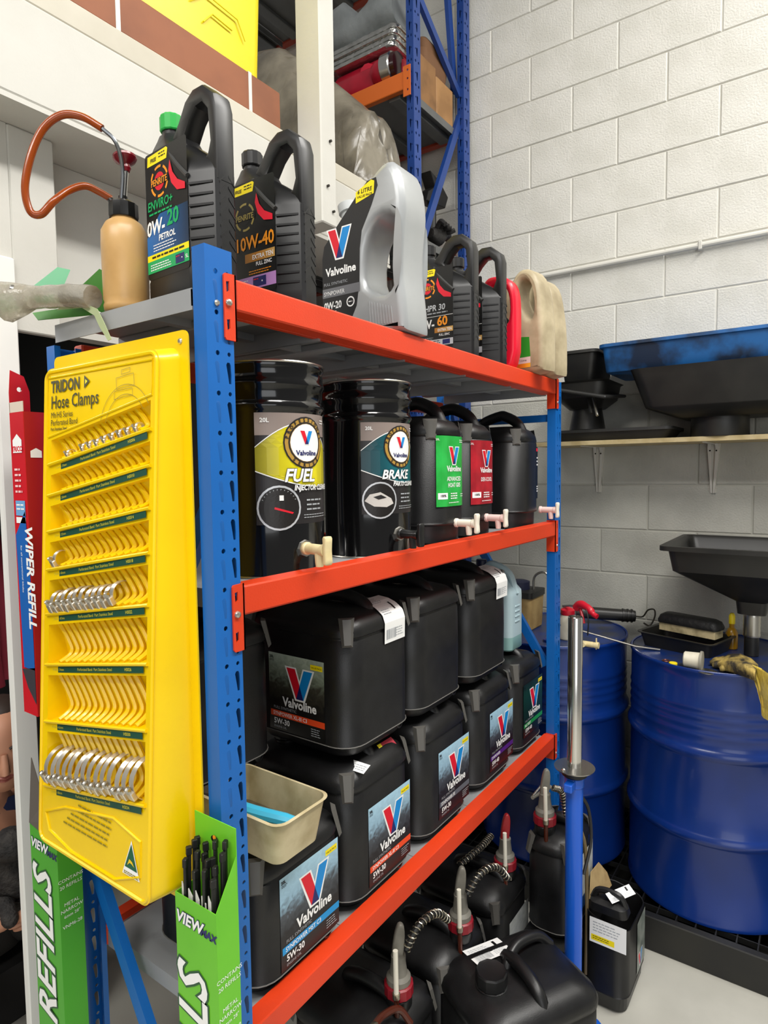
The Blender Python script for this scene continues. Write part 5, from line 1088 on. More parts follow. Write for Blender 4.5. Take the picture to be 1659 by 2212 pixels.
# ================================================================== floor in front: pump cans, oil stand, waste cans
PUMPRED = M('pump_red_ring', '#86101f', .4); PGREY = M('pump_grey', '#77746b', .45, var='#57544c', vs=20, vamt=.6); SPR = M('spring_steel', '#bdb6a4', .3, 1.0)
def coil(path, R, r, turns):
    P = spline(path, 10); n = len(P); N = turns*9; out = []
    for i in range(N+1):
        q = i/N*(n-1); k = min(int(q), n-2); c = P[k].lerp(P[k+1], q-k); t = (P[k+1]-P[k]).normalized()
        a = t.cross(Vector((0, 0, 1)) if abs(t.z) < .9 else Vector((1, 0, 0))).normalized(); b = t.cross(a); w_ = 2*PI*i/9
        out.append(c+(a*math.cos(w_)+b*math.sin(w_))*R)
    return out
def pump_can(label, cx, cyy, z, W, D, H, rx, ry, hose, red_lever=False, lab='w'):
    t = jerry('pump_can', label, cx, cyy, z, W=W, D=D, H=H, cap=None, group='oil cans with hand pumps on the floor')
    zc = H*.93; px, py = rx-cx, ry-cyy
    mb = MB(); mb.lathe([(.031, zc), (.033, zc+.004), (.033, zc+.026), (.029, zc+.03)], PLASTIC2, 22, T(px, py, 0)); build('neck', mb, t)
    mb = MB(); k = 28; mb.loft([[(px+(r+(.0012 if i % 2 else 0))*math.cos(2*PI*i/k), py+(r+(.0012 if i % 2 else 0))*math.sin(2*PI*i/k), zc+zz) for i in range(k)] for zz, r in ((.03, .033), (.032, .035), (.056, .035), (.059, .031))], PUMPRED); build('pump_collar', mb, t)
    mb = MB(); mb.lathe([(.030, .058), (.030, .072), (.022, .08), (.018, .11), (.018, .125), (.010, .128)], PGREY, 18, T(px, py, zc)); build('pump_body', mb, t)
    mb = MB(); lm = M('red_lever', '#8f1a1e', .4) if red_lever else PGREY
    mb.extr(chaikin([(-.014, .0), (.006, 0), (.012, .03), (.014, .075), (.006, .085), (-.004, .08), (-.012, .04)], 2), lm, .014, bevel=.004, frame=T(px, py, zc+.105) @ RZ(-.9) @ Matrix.Scale(1.2, 4) @ FR_XZ); build('pump_lever', mb, t, sharp=50)
    mb = MB(); mb.rod((px-.03, py-.012, zc+.16), (px-.034, py-.016, zc+.05), .0062, M('white_tube', '#d8d3c4', .4), 12); mb.rod((px-.034, py-.016, zc+.05), (px-.036, py-.02, zc-.10), .0065, M('brown_oil_hose', '#4a1f12', .25), 10); mb.lathe([(.0095, 0), (.0095, .012)], SPR, 12, T(px-.034, py-.016, zc+.046)); build('delivery_tube', mb, t)
    loc = Vector((cx, cyy, z))
    if hose:
        P = [Vector(p)-loc for p in hose]; mb = MB(); mb.tube(coil(P, .0095, .0016, 16), .0016, SPR, 5); build('hose_spring', mb, t)
        mb = MB(); mb.tube(spline(P, 6), .0068, M('dark_hose', '#20201f', .4), 8); build('hose', mb, t)
    L = Lab(); L.rect(-.075, -.09, .075, .09, M('worn_white_label', '#b9bcb8', .6, var='#8e9490', vs=25, vamt=.7), 0); L.rect(-.075, -.09, .075, -.05, M('label_navy', '#15345c', .5), 1); L.lines(-.06, .06, .06, 7, .014, .004, GREYP, 1, .3); place_label(L, t, T(.03, -D/2-.0012, H*.45) @ FACE_Y)
    return t
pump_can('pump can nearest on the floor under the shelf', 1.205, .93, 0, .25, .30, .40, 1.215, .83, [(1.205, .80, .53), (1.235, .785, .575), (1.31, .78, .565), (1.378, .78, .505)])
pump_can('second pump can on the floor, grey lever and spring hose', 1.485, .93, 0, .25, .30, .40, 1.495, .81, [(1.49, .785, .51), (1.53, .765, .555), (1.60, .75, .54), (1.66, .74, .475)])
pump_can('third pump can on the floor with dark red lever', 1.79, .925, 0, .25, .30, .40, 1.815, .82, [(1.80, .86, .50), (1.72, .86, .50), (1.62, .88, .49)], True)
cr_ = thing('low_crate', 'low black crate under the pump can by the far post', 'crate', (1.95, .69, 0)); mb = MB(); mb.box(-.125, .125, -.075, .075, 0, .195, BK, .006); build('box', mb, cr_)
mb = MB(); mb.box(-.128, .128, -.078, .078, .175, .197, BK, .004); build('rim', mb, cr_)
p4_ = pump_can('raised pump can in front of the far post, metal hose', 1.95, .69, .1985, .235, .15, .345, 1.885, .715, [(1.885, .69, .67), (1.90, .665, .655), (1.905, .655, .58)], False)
mb = MB(); mb.tube(spline([(-.045, -.035, .38), (-.035, -.09, .32), (-.03, -.10, .10), (-.035, -.10, -.12)], 6), .006, M('tan_hose', '#6d5c3c', .35), 8); build('outlet_hose', mb, p4_)
nz = thing('metal_nozzle', 'bare metal oil nozzle hanging from the far end of the shelf', 'nozzle', (1.93, .745, .585)); mb = MB()
mb.rod((-.05, .01, .035), (.06, -.01, .03), .006, PGREY); mb.rod((.0, 0, .03), (.0, 0, -.01), .007, STEEL); mb.lathe([(.010, -.01), (.010, -.022), (.006, -.03)], STEEL, 12); mb.rod((-.045, .01, .04), (.045, 0, .058), .004, STEEL); build('body', mb, nz)
# chrome and blue oil stand
os_ = thing('oil_stand', 'chrome and blue pole of an oil drainer stand', 'stand', (1.752, .577, 0)); BP = M('stand_blue', '#1257c4', .35, coat=.2)
mb = MB(); mb.rod((0, 0, .02), (0, 0, .79), .0245, BP, 24); build('lower_tube', mb, os_)
mb = MB(); mb.lathe([(.0255, .765), (.0275, .768), (.0275, .792), (.0255, .795)], BP, 24); mb.box(-.06, -.02, -.012, .012, .768, .792, BP, .003); build('collar', mb, os_)
mb = MB(); mb.lathe([(.03, .795), (.036, .80), (.036, .815), (.02, .817)], RUB, 24); build('seal', mb, os_)
mb = MB(); mb.lathe([(.02, .818), (.056, .819), (.057, .822), (.02, .824)], STEEL, 32, T(0, 0, 0)); mb.lathe([(.006, 0), (.006, .004), (.003, .006)], CHROME, 12, T(-.042, .018, .823)); build('flange', mb, os_)
mb = MB(); mb.lathe([(.0205, .824), (.0205, 1.255), (.019, 1.258), (.018, 1.24)], CHROME, 28); build('chrome_tube', mb, os_)
mb = MB(); mb.lathe([(.10, 0), (.10, .012), (.03, .02)], BP, 24); build('base', mb, os_)
mb = MB(); mb.tube(spline([(.05, .0, .72), (.085, -.015, .66), (.095, -.02, .56), (.06, -.01, .47)], 6), .005, M('dark_hose'), 8); build('hose', mb, os_)
# foreground can lying near the camera
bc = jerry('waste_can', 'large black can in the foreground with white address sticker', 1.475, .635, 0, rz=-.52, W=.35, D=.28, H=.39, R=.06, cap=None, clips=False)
mb = MB(); k = 30; mb.lathe([(.040, 0), (.042, .005), (.042, .014), (.036, .016)], PLASTIC, 26, T(-.085, -.01, .36)); build('neck', mb, bc)
mb = MB(); mb.loft([[(-.085+(r+(.0016 if i % 3 == 0 else 0))*math.cos(2*PI*i/k), -.01+(r+(.0016 if i % 3 == 0 else 0))*math.sin(2*PI*i/k), .375+zz) for i in range(k)] for zz, r in ((0, .037), (.002, .039), (.03, .039), (.034, .036), (.032, .03))], PLASTIC2); build('cap', mb, bc)
mb = MB(); mb.tube(spline([(-.02, .02, .36), (.0, .03, .385), (.04, .045, .398), (.11, .055, .39), (.15, .05, .355)], 5), .015, PLASTIC2, 10); build('side_grip', mb, bc, sharp=50)
mb = MB(); mb.tube(spline([(-.15, -.10, .352), (-.09, -.095, .360), (-.05, -.09, .362), (.0, -.08, .366), (.05, -.085, .364), (.14, -.08, .352)], 5), .0055, M('pale_plastic_rib'), 6); build('seam_ridge', mb, bc)
L = sticker(.115, .075); place_label(L, bc, T(-.03, .088, .371) @ RX(-.2), 'address_sticker')
# cut-open waste can
oc = thing('open_waste_can', 'cut-open black oil can standing on the floor by the blue pole', 'oil can', (2.02, .528, 0), 0)
mb = MB(); W, D = .25, .135
def ringz(zf, inset, r):
    out = []
    for x, y in rrect(0, 0, W/2-inset, D/2-inset, r, 5): out.append((x, y, zf(x, y)))
    return out
cut = lambda x, y: .262+.10*max(0, -x*2.2/1.0-.02)+.03*(y/D)
mb.loft([ringz(lambda x, y: 0, .018, .03), ringz(lambda x, y: .012, .006, .04), ringz(lambda x, y: .05, .004, .04), ringz(lambda x, y: .056, -.001, .042), ringz(lambda x, y: .06, .001, .042), ringz(cut, .001, .042), ringz(lambda x, y: cut(x, y)-.001, .004, .04), ringz(lambda x, y: .03, .008, .038)], PLASTIC2, True, True); build('body', mb, oc, sharp=45)
mb = MB(); mb.stack([(.17, 0, 0, W/2-.006, D/2-.006, .038), (.175, 0, 0, W/2-.007, D/2-.007, .036)], M('used_oil', '#050505', .05), 5); build('used_oil', mb, oc)
mb = MB(); mb.stack([(.30, -.075, .0, .034, .060, .02), (.325, -.078, .0, .03, .055, .02), (.335, -.078, .0, .015, .03, .012)], PLASTIC, 4); mb.tube(spline([(-.075, -.05, .32), (-.075, -.03, .352), (-.075, .03, .352), (-.075, .05, .32)], 5), .010, PLASTIC, 8); build('top_remnant', mb, oc)
L = Lab(); L.rect(-.055, -.04, .055, .04, WHITE, 0); L.lines(-.045, .025, .04, 4, .009, .003, GREYP, 1, .3); L.rect(-.05, -.032, .02, -.014, YEL, 1); L.lines(-.045, -.02, .015, 2, .006, .002, BLACKP, 2, .2); place_label(L, oc, T(-.1262, -.01, .25) @ FACE_X)
L = Lab(); L.rect(-.05, -.085, .05, .085, M('oily_label', '#8d938c', .35, var='#4a5650', vs=18, vamt=.9), 0); L.vlogo(-.01, -.05, .05, 1); place_label(L, oc, T(.045, -D/2-.0012, .15) @ FACE_Y)
st2 = sticker(.10, .032); place_label(st2, oc, T(-.06, -.03, .352) @ RZ(-.5) @ RX(.5), 'sticker')
cd_ = thing('cardboard_scrap', 'folded oily cardboard scrap stuck in the cut-open can', 'cardboard', (2.04, .585, .30)); mb = MB(); KF = M('oily_cardboard', '#b39a6c', .75, var='#8a6f45', vs=16, vamt=.7)
P = [Vector(p) for p in ((-.07, .012, -.01), (-.03, .02, .055), (.03, .012, .06), (.085, .0, .0), (.07, -.02, -.03), (-.02, -.01, -.03))]; nv = Vector((0, .0016, 0)); mb.add(P+[p+nv for p in P], [(0, 1, 2, 3, 4, 5), (11, 10, 9, 8, 7, 6)]+[(i, (i+1) % 6, 6+(i+1) % 6, 6+i) for i in range(6)], KF); build('scrap', mb, cd_)

dn = thing('dispensing_nozzle', 'white tipped dispensing nozzle with brown hose under the shelf beam', 'nozzle', (1.02, .80, .425)); mb = MB()
mb.rod((-.055, -.02, .03), (.035, .0, .012), .0085, M('white_tube'), 12); build('tip', mb, dn); mb = MB(); mb.lathe([(.011, 0), (.011, .02), (.0085, .026)], SPR, 12, T(.035, .0, .012) @ RY(PI/2+.2)); build('ferrule', mb, dn)
mb = MB(); mb.tube(spline([(.05, .003, .008), (.10, .01, -.004), (.15, .0, -.02), (.17, -.02, -.06)], 5), .008, M('brown_oil_hose'), 8); build('hose', mb, dn)
# ================================================================== pallet rack in the corner above
PRB = M('pallet_blue', '#1b3f86', .4, var='#15346f', vs=6, vamt=.6); PRO = M('pallet_orange', '#d0651f', .45); PRR = M('pallet_orange_back', '#a8402a', .5)
pr_ = thing('pallet_rack', 'tall dark blue pallet rack with orange beams against the block wall', 'rack', (0, 0, 0))
tile2 = MB(); tile2.extr([(0, 0), (.07, 0), (.07, .10), (0, .10)], PRB, .002, [circ(.02, .03, .006, 8), circ(.05, .03, .006, 8), teardrop(.035, .07, .014, .035, 0), circ(.02, .08, .004, 8)])
FRX = Matrix(((0, 0, 1, 0), (1, 0, 0, 0), (0, 1, 0, 0), (0, 0, 0, 1)))
def ppost(x0, y0, w=.082, d=.07, zt=4.6, face='both'):
    mb = MB(); n = 46
    for i in range(n):
        mb.add([T(x0, y0, i*.1) @ FRX @ Vector((p[0]*d/.07, p[1], p[2])) for p in tile2.v], tile2.f, PRB)
        fr = T(x0, y0, i*.1) @ FR_XZ; mb.add([fr @ Vector((p[0]*w/.07, p[1], p[2])) for p in tile2.v], tile2.f, PRB)
    mb.box(x0+w-.002, x0+w, y0, y0+d, 0, zt, PRB); mb.box(x0+.002, x0+w-.002, y0+d-.002, y0+d, 0, zt, PRB); return build('post', mb, pr_)
ppost(2.39, 1.5, .056, .035); ppost(2.845, 1.5, .06, .035); ppost(2.39, 3.5, .056, .035); ppost(2.845, 3.5, .06, .035)
def pbrace(a, b, r=.018):
    a = Vector(a); b = Vector(b); d = (b-a).normalized(); s = Vector((0, 1, 0)).cross(d).normalized(); mb = MB(); vs = []
    for p in (a, b):
        for u, v in ((-.0, -r), (.02, -r), (.02, r), (0, r)): vs.append(p+Vector((0, u, 0))+s*v)
    mb.add(vs, [(0, 1, 2, 3), (7, 6, 5, 4), (0, 4, 5, 1), (1, 5, 6, 2), (2, 6, 7, 3), (3, 7, 4, 0)], PRB); build('brace', mb, pr_)
pbrace((2.47, 1.52, 2.66), (2.86, 1.52, 3.40)); pbrace((2.85, 1.52, 3.50), (2.43, 1.52, 3.78)); pbrace((2.85, 1.545, 3.52), (2.72, 1.545, 4.4)); pbrace((2.85, 1.52, 1.8), (2.46, 1.52, 2.62))
GDK = M('galvanised_deck', '#6f706f', .45, .4, var='#5b5d5d', vs=5, vamt=.6)
for zd in (2.72, 3.32, 4.2):
    for x0, x1, m_, y0 in ((2.372, 2.40, PRO, 1.537), (2.86, 2.90, PRR, 1.575)):
        mb = MB(); mb.box(x0, x1, y0, 3.5, zd-.01, zd+.064, m_, .003); bm_ = build('beam', mb, pr_)
        if x0 < 2.5:
            mb = MB(); mb.extr([(0, 0), (.036, 0), (.036, .125), (0, .125)], PRO, .004, [circ(.014, .025, .005, 8), circ(.014, .07, .005, 8), circ(.014, .105, .005, 8)], frame=T(x0-.002, 1.503, zd-.045) @ FRX); build('connector', mb, bm_)
    for i in range(5):
        mb = MB(); y0 = 1.53+i*.39; mb.box(2.402, 2.858, y0, y0+.385, zd+.0, zd+.004, GDK); 
        for k in range(2): mb.box(2.402, 2.858, y0+.05+k*.2, y0+.11+k*.2, zd-.022, zd, GDK, .004)
        mb.box(2.402, 2.858, y0, y0+.003, zd-.03, zd, GDK); build('deck_panel', mb, pr_)
# goods on the rack
FOIL = M('silver_foil', '#c9c9c6', .22, .95, var='#a6a6a2', vs=30, vamt=.6, bump=.5, bs=45)
fb = thing('foil_blanket', 'folded silver foil insulation blanket on the upper pallet shelf', 'insulation', (2.42, 1.60, 3.545)); 
for i in range(4):
    mb = MB(); z0 = i*.024; mb.stack([(z0, .14, .32-.006*i, .15-.004*(i % 2), .30, .03), (z0+.003, .14, .32-.006*i, .155-.004*(i % 2), .305, .034), (z0+.018, .14, .32-.006*i, .155-.004*(i % 2), .305, .034), (z0+.0235, .14, .32-.006*i, .148, .298, .03)], FOIL, 5); build('fold', mb, fb, sharp=50)
gr_ = thing('grey_tarpaulin', 'bundled grey tarpaulin heaped over the foil blanket', 'tarpaulin', (2.60, 1.62, 3.645)); TRP = M('grey_tarp', '#7f8486', .6, var='#63686a', vs=9, vamt=.6, bump=.4, bs=20)
mb = MB(); secs = []
for i in range(9):
    y = .55*i/8; h = .17+.05*math.sin(i*1.7); secs.append([(x+.01*math.sin(i*2.1+x*20), y, z*(1+.15*math.sin(i+x*9))+h*.5) for x, z in rrect(0, 0, .20, h*.5, .06, 5)])
mb.loft(secs, TRP); build('bundle', mb, gr_, sharp=60)
REDB = M('red_vinyl', '#a3122a', .3, var='#7c0d1e', vs=10, vamt=.6)
rd = thing('red_bag', 'glossy red vinyl bag under the foil blanket', 'bag', (2.55, 1.80, 3.3845)); mb = MB(); mb.stack([(0, 0, 0, .13, .20, .05), (.02, 0, 0, .145, .22, .06), (.10, 0, 0, .14, .22, .06), (.14, 0, 0, .12, .19, .06), (.158, 0, 0, .09, .16, .05)], REDB, 5); build('bag', mb, rd, sharp=50)
tl = thing('tail_lamp', 'red and chrome round tail lamp at the front of the pallet shelf', 'tail lamp', (2.43, 1.60, 3.3845)); mb = MB(); mb.lathe([(.0, 0), (.05, .0), (.058, .02), (.06, .05), (.05, .075)], REDB, 24, T(0, .12, .065) @ RX(PI/2)); build('lens', mb, tl)
mb = MB(); mb.lathe([(.062, .05), (.068, .055), (.068, .10), (.06, .105)], CHROME, 28, T(0, .12, .068) @ RX(PI/2)); build('chrome_ring', mb, tl); mb = MB(); mb.lathe([(.05, .1), (.062, .106), (.058, .125), (.04, .13)], M('dark_lens', '#2a0a0e', .2), 24, T(0, .12, .068) @ RX(PI/2)); build('housing', mb, tl)
rp = thing('red_part', 'flat red lens leaning on the orange beam', 'lens', (2.43, 1.76, 3.3845)); mb = MB(); mb.extr(chaikin([(-.06, 0), (.06, 0), (.05, .12), (.01, .145), (-.045, .11)], 1), M('red_lens', '#d01e3a', .2, trans=.2), .03, bevel=.006, frame=FRX); build('lens', mb, rp)
TMB = M('old_timber', '#8a6238', .65, var='#5f4122', vs=10, vamt=.7)
tb_ = thing('timber_block', 'stack of two brown timber offcuts beside the blue post', 'timber', (2.50, 1.515, 3.325)); mb = MB(); mb.box(0, .14, .02, .45, 0, .20, TMB, .004); build('offcut', mb, tb_); mb = MB(); mb.box(.145, .30, .02, .35, 0, .17, M('old_timber_light', '#a3794a', .65, var='#7d5830', vs=9, vamt=.6), .004); build('offcut', mb, tb_)
kb = thing('torn_kraft_bag', 'torn brown kraft bag on top of the timber offcuts', 'bag', (2.66, 1.60, 3.498)); mb = MB(); mb.loft([[(x*s_+.02*math.sin(7*x), y*s_, z) for x, y in rrect(0, 0, .10, .06, .03, 4)] for z, s_ in ((0, .9), (.05, 1), (.10, .8), (.13, .9), (.15, .7))], M('kraft_paper', '#6e4c30', .8, bump=.5, bs=25)); build('bag', mb, kb)
dk = thing('dark_parts', 'crumpled black glove on the lower pallet shelf', 'glove', (2.70, 1.56, 2.725)); mb = MB(); mb.loft([[(x0+0, y*1.0, z+zc) for y, z in rrect(0, 0, w_, h_, h_*.8, 4)] for x0, w_, h_, zc in ((-.08, .02, .02, .06), (-.04, .035, .04, .06), (.0, .04, .05, .07), (.05, .03, .03, .10), (.09, .02, .015, .085))], M('crumpled_black', '#1c1a18', .6, bump=.6, bs=40)); build('palm', mb, dk, sharp=60)
for k in range(4):
    mb = MB(); mb.tube(spline([(-.05+.02*k, -.02, .09), (-.06+.025*k, -.045, .11-.01*k), (-.06+.03*k, -.07, .09)], 4), .011, MATS['crumpled_black'], 8); build('finger', mb, dk)
hb = thing('black_bracket', 'black plastic bracket stored under the upper pallet shelf', 'bracket', (2.74, 1.62, 2.95)); mb = MB(); mb.extr([(-.10, 0), (.08, .02), (.11, .08), (.03, .13), (-.06, .15), (-.02, .09), (-.08, .05)], BKP, .06, bevel=.006, frame=FR_XZ); build('plate', mb, hb); mb = MB(); mb.rod((0, 0, -.22), (0, 0, .02), .02, BKP); build('stem', mb, hb)
# plastic sheet over stored goods on the mezzanine
PSH = M('dusty_plastic_sheet', '#857e6f', .30, var='#4d473c', vs=6, vamt=.8, bump=.5, bs=9)
ps = thing('plastic_sheet', 'dusty clear plastic sheet draped over goods on the mezzanine', 'plastic sheet', (0, 0, 0)); mb = MB()
rid = spline([Vector(p) for p in ((0, 2.75, 3.40), (0, 2.3, 3.50), (0, 2.05, 3.53), (0, 1.9, 3.44), (0, 1.75, 3.31), (0, 1.6, 3.17), (0, 1.52, 3.08), (0, 1.45, 2.96), (0, 1.42, 2.85), (0, 1.40, 2.74))], 4); secs = []
for i, p in enumerate(rid):
    ring = []; h = p.z-2.722
    for k in range(17):
        a = k/16; x = 1.93+.40*a; prof = (1-abs(2*a-1)**3.0); wr = .018*math.sin(i*1.3+k*2.1)+.012*math.sin(i*.7-k*3.7)
        yy = p.y if p.y > 1.515 else max(p.y, 1.512)-.0
        ring.append((x+wr*.6, max(1.515, yy+wr)+.001*i*(-1 if p.y < 1.52 else 0), 2.7225+h*max(prof, .0)+wr*(1 if 0 < k < 16 else 0)*min(1, h*4)))
    secs.append(ring)
mb.loft(secs, PSH, False, False, False); build('sheet', mb, ps, sharp=180)
# long timber with straps and a yellow tub on the mezzanine edge
TIM = M('stained_timber', '#8f5330', .6, var='#6f3c20', vs=6, vamt=.6)
tm = thing('timber_beam', 'long reddish brown timber beam lying on the mezzanine edge', 'timber', (0, 1.408, 2.7255)); mb = MB(); mb.box(-1.5, 1.475, 0, .09, 0, .108, TIM, .003); build('beam', mb, tm)
for x in (.93, 1.35):
    mb = MB(); o_2 = [(-.0012, -.0012), (.0912, -.0012), (.0912, .1092), (-.0012, .1092)]; mb.extr([(-.0015, -.0), (.0915, -.0), (.0915, .1095), (-.0015, .1095)], M('white_strap', '#d9d6cc', .5), .012, [[(-.0002, .0008), (.0902, .0008), (.0902, .1082), (-.0002, .1082)]], frame=T(x, 0, 0) @ FRX); build('strap', mb, tm)
YT = M('yellow_tub_plastic', '#e6d400', .4, var='#d8c400', vs=8, vamt=.4)
yt = thing('yellow_tub', 'large yellow plastic tub on the brown timber beam', 'tub', (1.12, 1.62, 2.8345)); mb = MB(); mb.stack([(0, 0, 0, .305, .17, .03), (.006, 0, 0, .312, .177, .034), (.5, 0, 0, .33, .19, .035), (.51, 0, 0, .345, .2, .04), (.53, 0, 0, .345, .2, .04)], YT, 5); build('tub', mb, yt, sharp=40)
mb = MB(); mb.tube([(.05, -.187, .11), (.10, -.189, .15), (.21, -.188, .145), (.24, -.187, .10)], .0022, YT, 6); mb.tube([(.09, -.184, .075), (.12, -.186, .11), (.19, -.186, .105)], .0022, YT, 6); build('moulded_rib', mb, yt)
# ================================================================== back room: seated person with a dark dog, hanging red jacket
SKIN = M('skin', '#b98468', .5, var='#a8745a', vs=14, vamt=.4); SHIRT = M('navy_shirt', '#1c2a52', .7); SHORT = M('dark_trousers', '#23211f', .8); HAIR = M('brown_hair', '#2b1d15', .6)
def skin_mesh(name, verts, edges, radii, mat, parent, root=0, sub=2):
    me = bpy.data.meshes.new(name); me.from_pydata(verts, edges, []); me.materials.append(mat); o = bpy.data.objects.new(name, me); COL.objects.link(o); o.parent = parent
    md = o.modifiers.new('skin', 'SKIN'); md.use_smooth_shade = True
    for i, r in enumerate(radii):
        sv = me.skin_vertices[0].data[i]; sv.radius = r if isinstance(r, tuple) else (r, r); sv.use_root = (i == root)
    s = o.modifiers.new('sub', 'SUBSURF'); s.levels = sub; s.render_levels = sub
    return o
pe = thing('person', 'seated person in navy shirt holding a dark furry dog beyond the door', 'person', (.765, 1.98, 0))
# pelvis, spine, neck, head core, arms, legs (seated on a low step, leaning forward)
V = [(.02, .16, .30), (.02, .10, .48), (.02, .03, .64), (.02, -.01, .74), (.02, -.05, .79), (-.15, .02, .70), (-.20, -.10, .52), (-.02, -.24, .50), (.19, .02, .70), (.25, -.09, .55), (.10, -.22, .49), (-.10, .14, .29), (-.13, -.17, .40), (-.13, -.15, .06), (-.13, -.22, .035), (.14, .14, .29), (.17, -.17, .40), (.17, -.15, .06), (.17, -.22, .035)]
E_ = [(0, 1), (1, 2), (2, 3), (3, 4), (2, 5), (5, 6), (6, 7), (2, 8), (8, 9), (9, 10), (0, 11), (11, 12), (12, 13), (13, 14), (0, 15), (15, 16), (16, 17), (17, 18)]
Rr = [(.12, .11), (.12, .10), (.13, .09), .05, .05, .065, .046, .032, .065, .046, .032, .085, .062, .042, .032, .085, .062, .042, .032]
skin_mesh('body', V, E_, Rr, SKIN, pe)
mb = MB()     # head with face
def head_ring(z, cy0, rx, ry, n=20): return [(rx*math.cos(2*PI*i/n), cy0+ry*math.sin(2*PI*i/n), z) for i in range(n)]
mb.loft([head_ring(*q) for q in ((-.115, -.045, .018, .02), (-.105, -.04, .038, .04), (-.08, -.02, .054, .068), (-.045, -.008, .064, .084), (.0, 0, .071, .094), (.045, .004, .072, .096), (.08, .006, .064, .086), (.105, .01, .042, .056), (.115, .012, .014, .02))], SKIN)
HM = T(.03, -.09, .925) @ RZ(-.35) @ RX(.15)
hd_ = build('head', mb, pe, HM, 80)
mb = MB(); mb.tube([(0, -.092, .012), (0, -.104, -.012), (0, -.112, -.03), (0, -.098, -.036)], [.009, .011, .014, .010], SKIN, 8); build('nose', mb, hd_, sharp=80)
for s in (-1, 1):
    mb = MB(); mb.lathe([(.0, -.011), (.008, -.008), (.011, 0), (.008, .008), (.0, .011)], M('eye_white', '#d9d2c8', .3), 12, T(s*.030, -.083, .006)); build('eye', mb, hd_)
    mb = MB(); mb.lathe([(.0055, 0), (.0045, .002)], M('iris_dark', '#241a14', .3), 12, T(s*.030, -.0925, .006) @ RX(PI/2)); build('iris', mb, hd_)
    mb = MB(); mb.tube(spline([(s*.014, -.093, .027), (s*.03, -.091, .034), (s*.048, -.08, .027)], 3), .0035, HAIR, 6); build('eyebrow', mb, hd_)
    mb = MB(); mb.extr(chaikin([(-.012, -.025), (.010, -.02), (.018, .01), (.01, .028), (-.01, .02)], 1), SKIN, .012, bevel=.004, frame=T(s*.073, .004, -.005) @ FRX); build('ear', mb, hd_)
mb = MB(); mb.tube(spline([(-.024, -.080, -.058), (-.012, -.090, -.056), (0, -.0935, -.0575), (.012, -.090, -.056), (.024, -.080, -.058)], 3), .0042, M('lips', '#9a5348', .45), 6); mb.tube(spline([(-.018, -.082, -.064), (0, -.091, -.066), (.018, -.082, -.064)], 3), .0045, MATS['lips'], 6); build('mouth', mb, hd_)
mb = MB(); mb.loft([head_ring(*q) for q in ((-.04, .075, .058, .036), (.02, .055, .074, .060), (.06, .040, .076, .072), (.09, .026, .068, .074), (.113, .018, .045, .056), (.120, .016, .015, .02))], HAIR); build('hair', mb, hd_, sharp=80)
sv_ = [(.02, .15, .32), (.02, .10, .48), (.02, .03, .64), (.02, .0, .71), (-.15, .02, .70), (-.19, -.06, .58), (.19, .02, .70), (.235, -.05, .60)]
skin_mesh('shirt', sv_, [(0, 1), (1, 2), (2, 3), (2, 4), (4, 5), (2, 6), (6, 7)], [(.135, .125), (.135, .115), (.145, .105), .07, .08, .062, .08, .062], SHIRT, pe)
skin_mesh('shorts', [(.02, .15, .29), (-.10, .13, .29), (-.12, -.08, .36), (.14, .13, .29), (.16, -.08, .36)], [(0, 1), (1, 2), (0, 3), (3, 4)], [.12, .10, .085, .10, .085], SHORT, pe)
for sx, wx in ((-1, -.02), (1, .10)):       # hands
    ax, ay, az = (-.02, -.24, .50) if sx < 0 else (.10, -.22, .49)
    dxn = .055 if sx < 0 else -.055
    skin_mesh('hand', [(ax, ay, az), (ax+dxn*.6, ay-.008, az-.004), (ax+dxn*1.3, ay-.012, az-.008)], [(0, 1), (1, 2)], [(.022, .02), (.030, .015), (.032, .013)], SKIN, pe, 0, 1)
    for f_ in range(4):
        o0 = Vector((ax+dxn*1.3, ay-.012, az+.018-.013*f_)); l_ = (.9, 1.05, 1.0, .78)[f_]
        skin_mesh('finger', [o0, o0+Vector((dxn*.5*l_, -.006, -.004)), o0+Vector((dxn*.85*l_, .004, -.010)), o0+Vector((dxn*1.05*l_, .018, -.014))], [(0, 1), (1, 2), (2, 3)], [.0085, .008, .0075, .0065], SKIN, pe, 0, 1)
    o0 = Vector((ax+dxn*.5, ay-.012, az+.02)); skin_mesh('thumb', [o0, o0+Vector((dxn*.4, -.004, .022)), o0+Vector((dxn*.8, 0, .03))], [(0, 1), (1, 2)], [.010, .009, .0075], SKIN, pe, 0, 1)
mb = MB(); mb.box(-.2, .24, .02, .34, 0, .175, M('dark_back_room'), .01); o = tag(build('low_step', mb), 'low dark step the person sits on', 'step'); o.location = (.765, 1.98, 0)
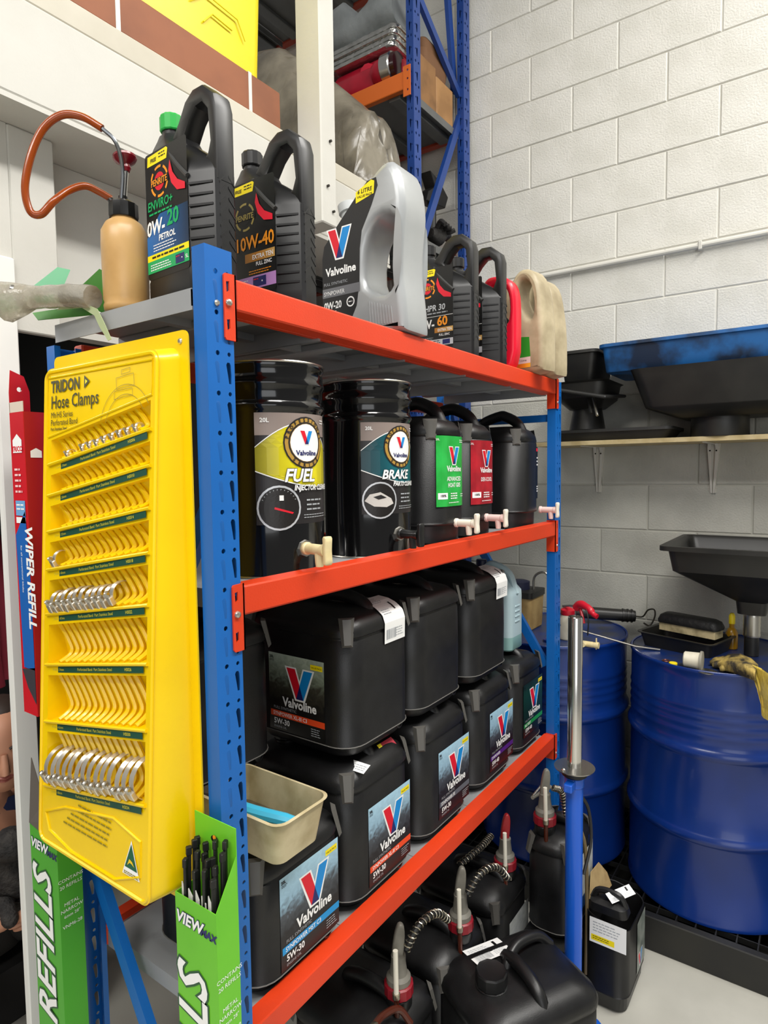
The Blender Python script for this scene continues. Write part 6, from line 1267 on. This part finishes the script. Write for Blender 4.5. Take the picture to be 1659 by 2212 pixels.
FUR = M('dark_fur', '#141211', .8, var='#3a3632', vs=30, vamt=.7, bump=.9, bs=90)
dg = thing('dog', 'small dark shaggy dog held on the person\'s lap', 'dog', (.765, 1.98, 0))
skin_mesh('body', [(.05, -.12, .50), (.02, -.15, .58), (-.0, -.17, .66), (-.01, -.21, .70), (-.015, -.27, .685), (.09, -.14, .47), (.07, -.24, .44), (-.03, -.18, .54), (-.04, -.27, .50), (.04, -.20, .54), (.04, -.28, .50), (.12, -.08, .48), (.16, -.05, .52)], [(0, 1), (1, 2), (2, 3), (3, 4), (0, 5), (5, 6), (1, 7), (7, 8), (1, 9), (9, 10), (0, 11), (11, 12)], [.075, .07, .05, .055, .026, .05, .026, .032, .02, .032, .02, .03, .014], FUR, dg)
for s in (-1, 1):
    mb = MB(); mb.extr(chaikin([(-.015, .0), (.015, .0), (.012, -.04), (-.01, -.045)], 1), FUR, .012, bevel=.003, frame=T(-.01+s*.05, -.205, .735) @ RZ(s*.5) @ FR_XZ); build('ear', mb, dg)
mb = MB(); mb.lathe([(.009, 0), (.006, .008)], BLACKP, 10, T(-.015, -.292, .69) @ RX(PI/2)); build('nose', mb, dg)
rjk = thing('red_jacket', 'dark red jacket hanging in the dark back room', 'jacket', (.78, 2.35, .95)); mb = MB(); secs = []
for i in range(7):
    z = .62*i/6; hx = .22-.06*(i/6)**2; secs.append([(x+.008*math.sin(i*2+x*40), y, z) for x, y in rrect(0, 0, hx, .05+.012*math.sin(i), .04, 5)])
mb.loft(secs, M('dark_red_cloth', '#6e0f22', .8)); build('torso', mb, rjk, sharp=70)
for s in (-1, 1):
    mb = MB(); mb.tube(spline([(s*.15, 0, .58), (s*.22, 0, .42), (s*.25, .0, .1), (s*.25, 0, .02)], 5), .05, MATS['dark_red_cloth'], 10); build('sleeve', mb, rjk, sharp=70)
mb = MB(); mb.tube(spline([(.50, 1.95, .006), (.60, 1.85, .006), (.66, 1.80, .006), (.62, 1.72, .006), (.55, 1.66, .006)], 6), .006, RUB, 8); tag(build('power_cable', mb), 'black cable on the floor beyond the white door jamb', 'cable')
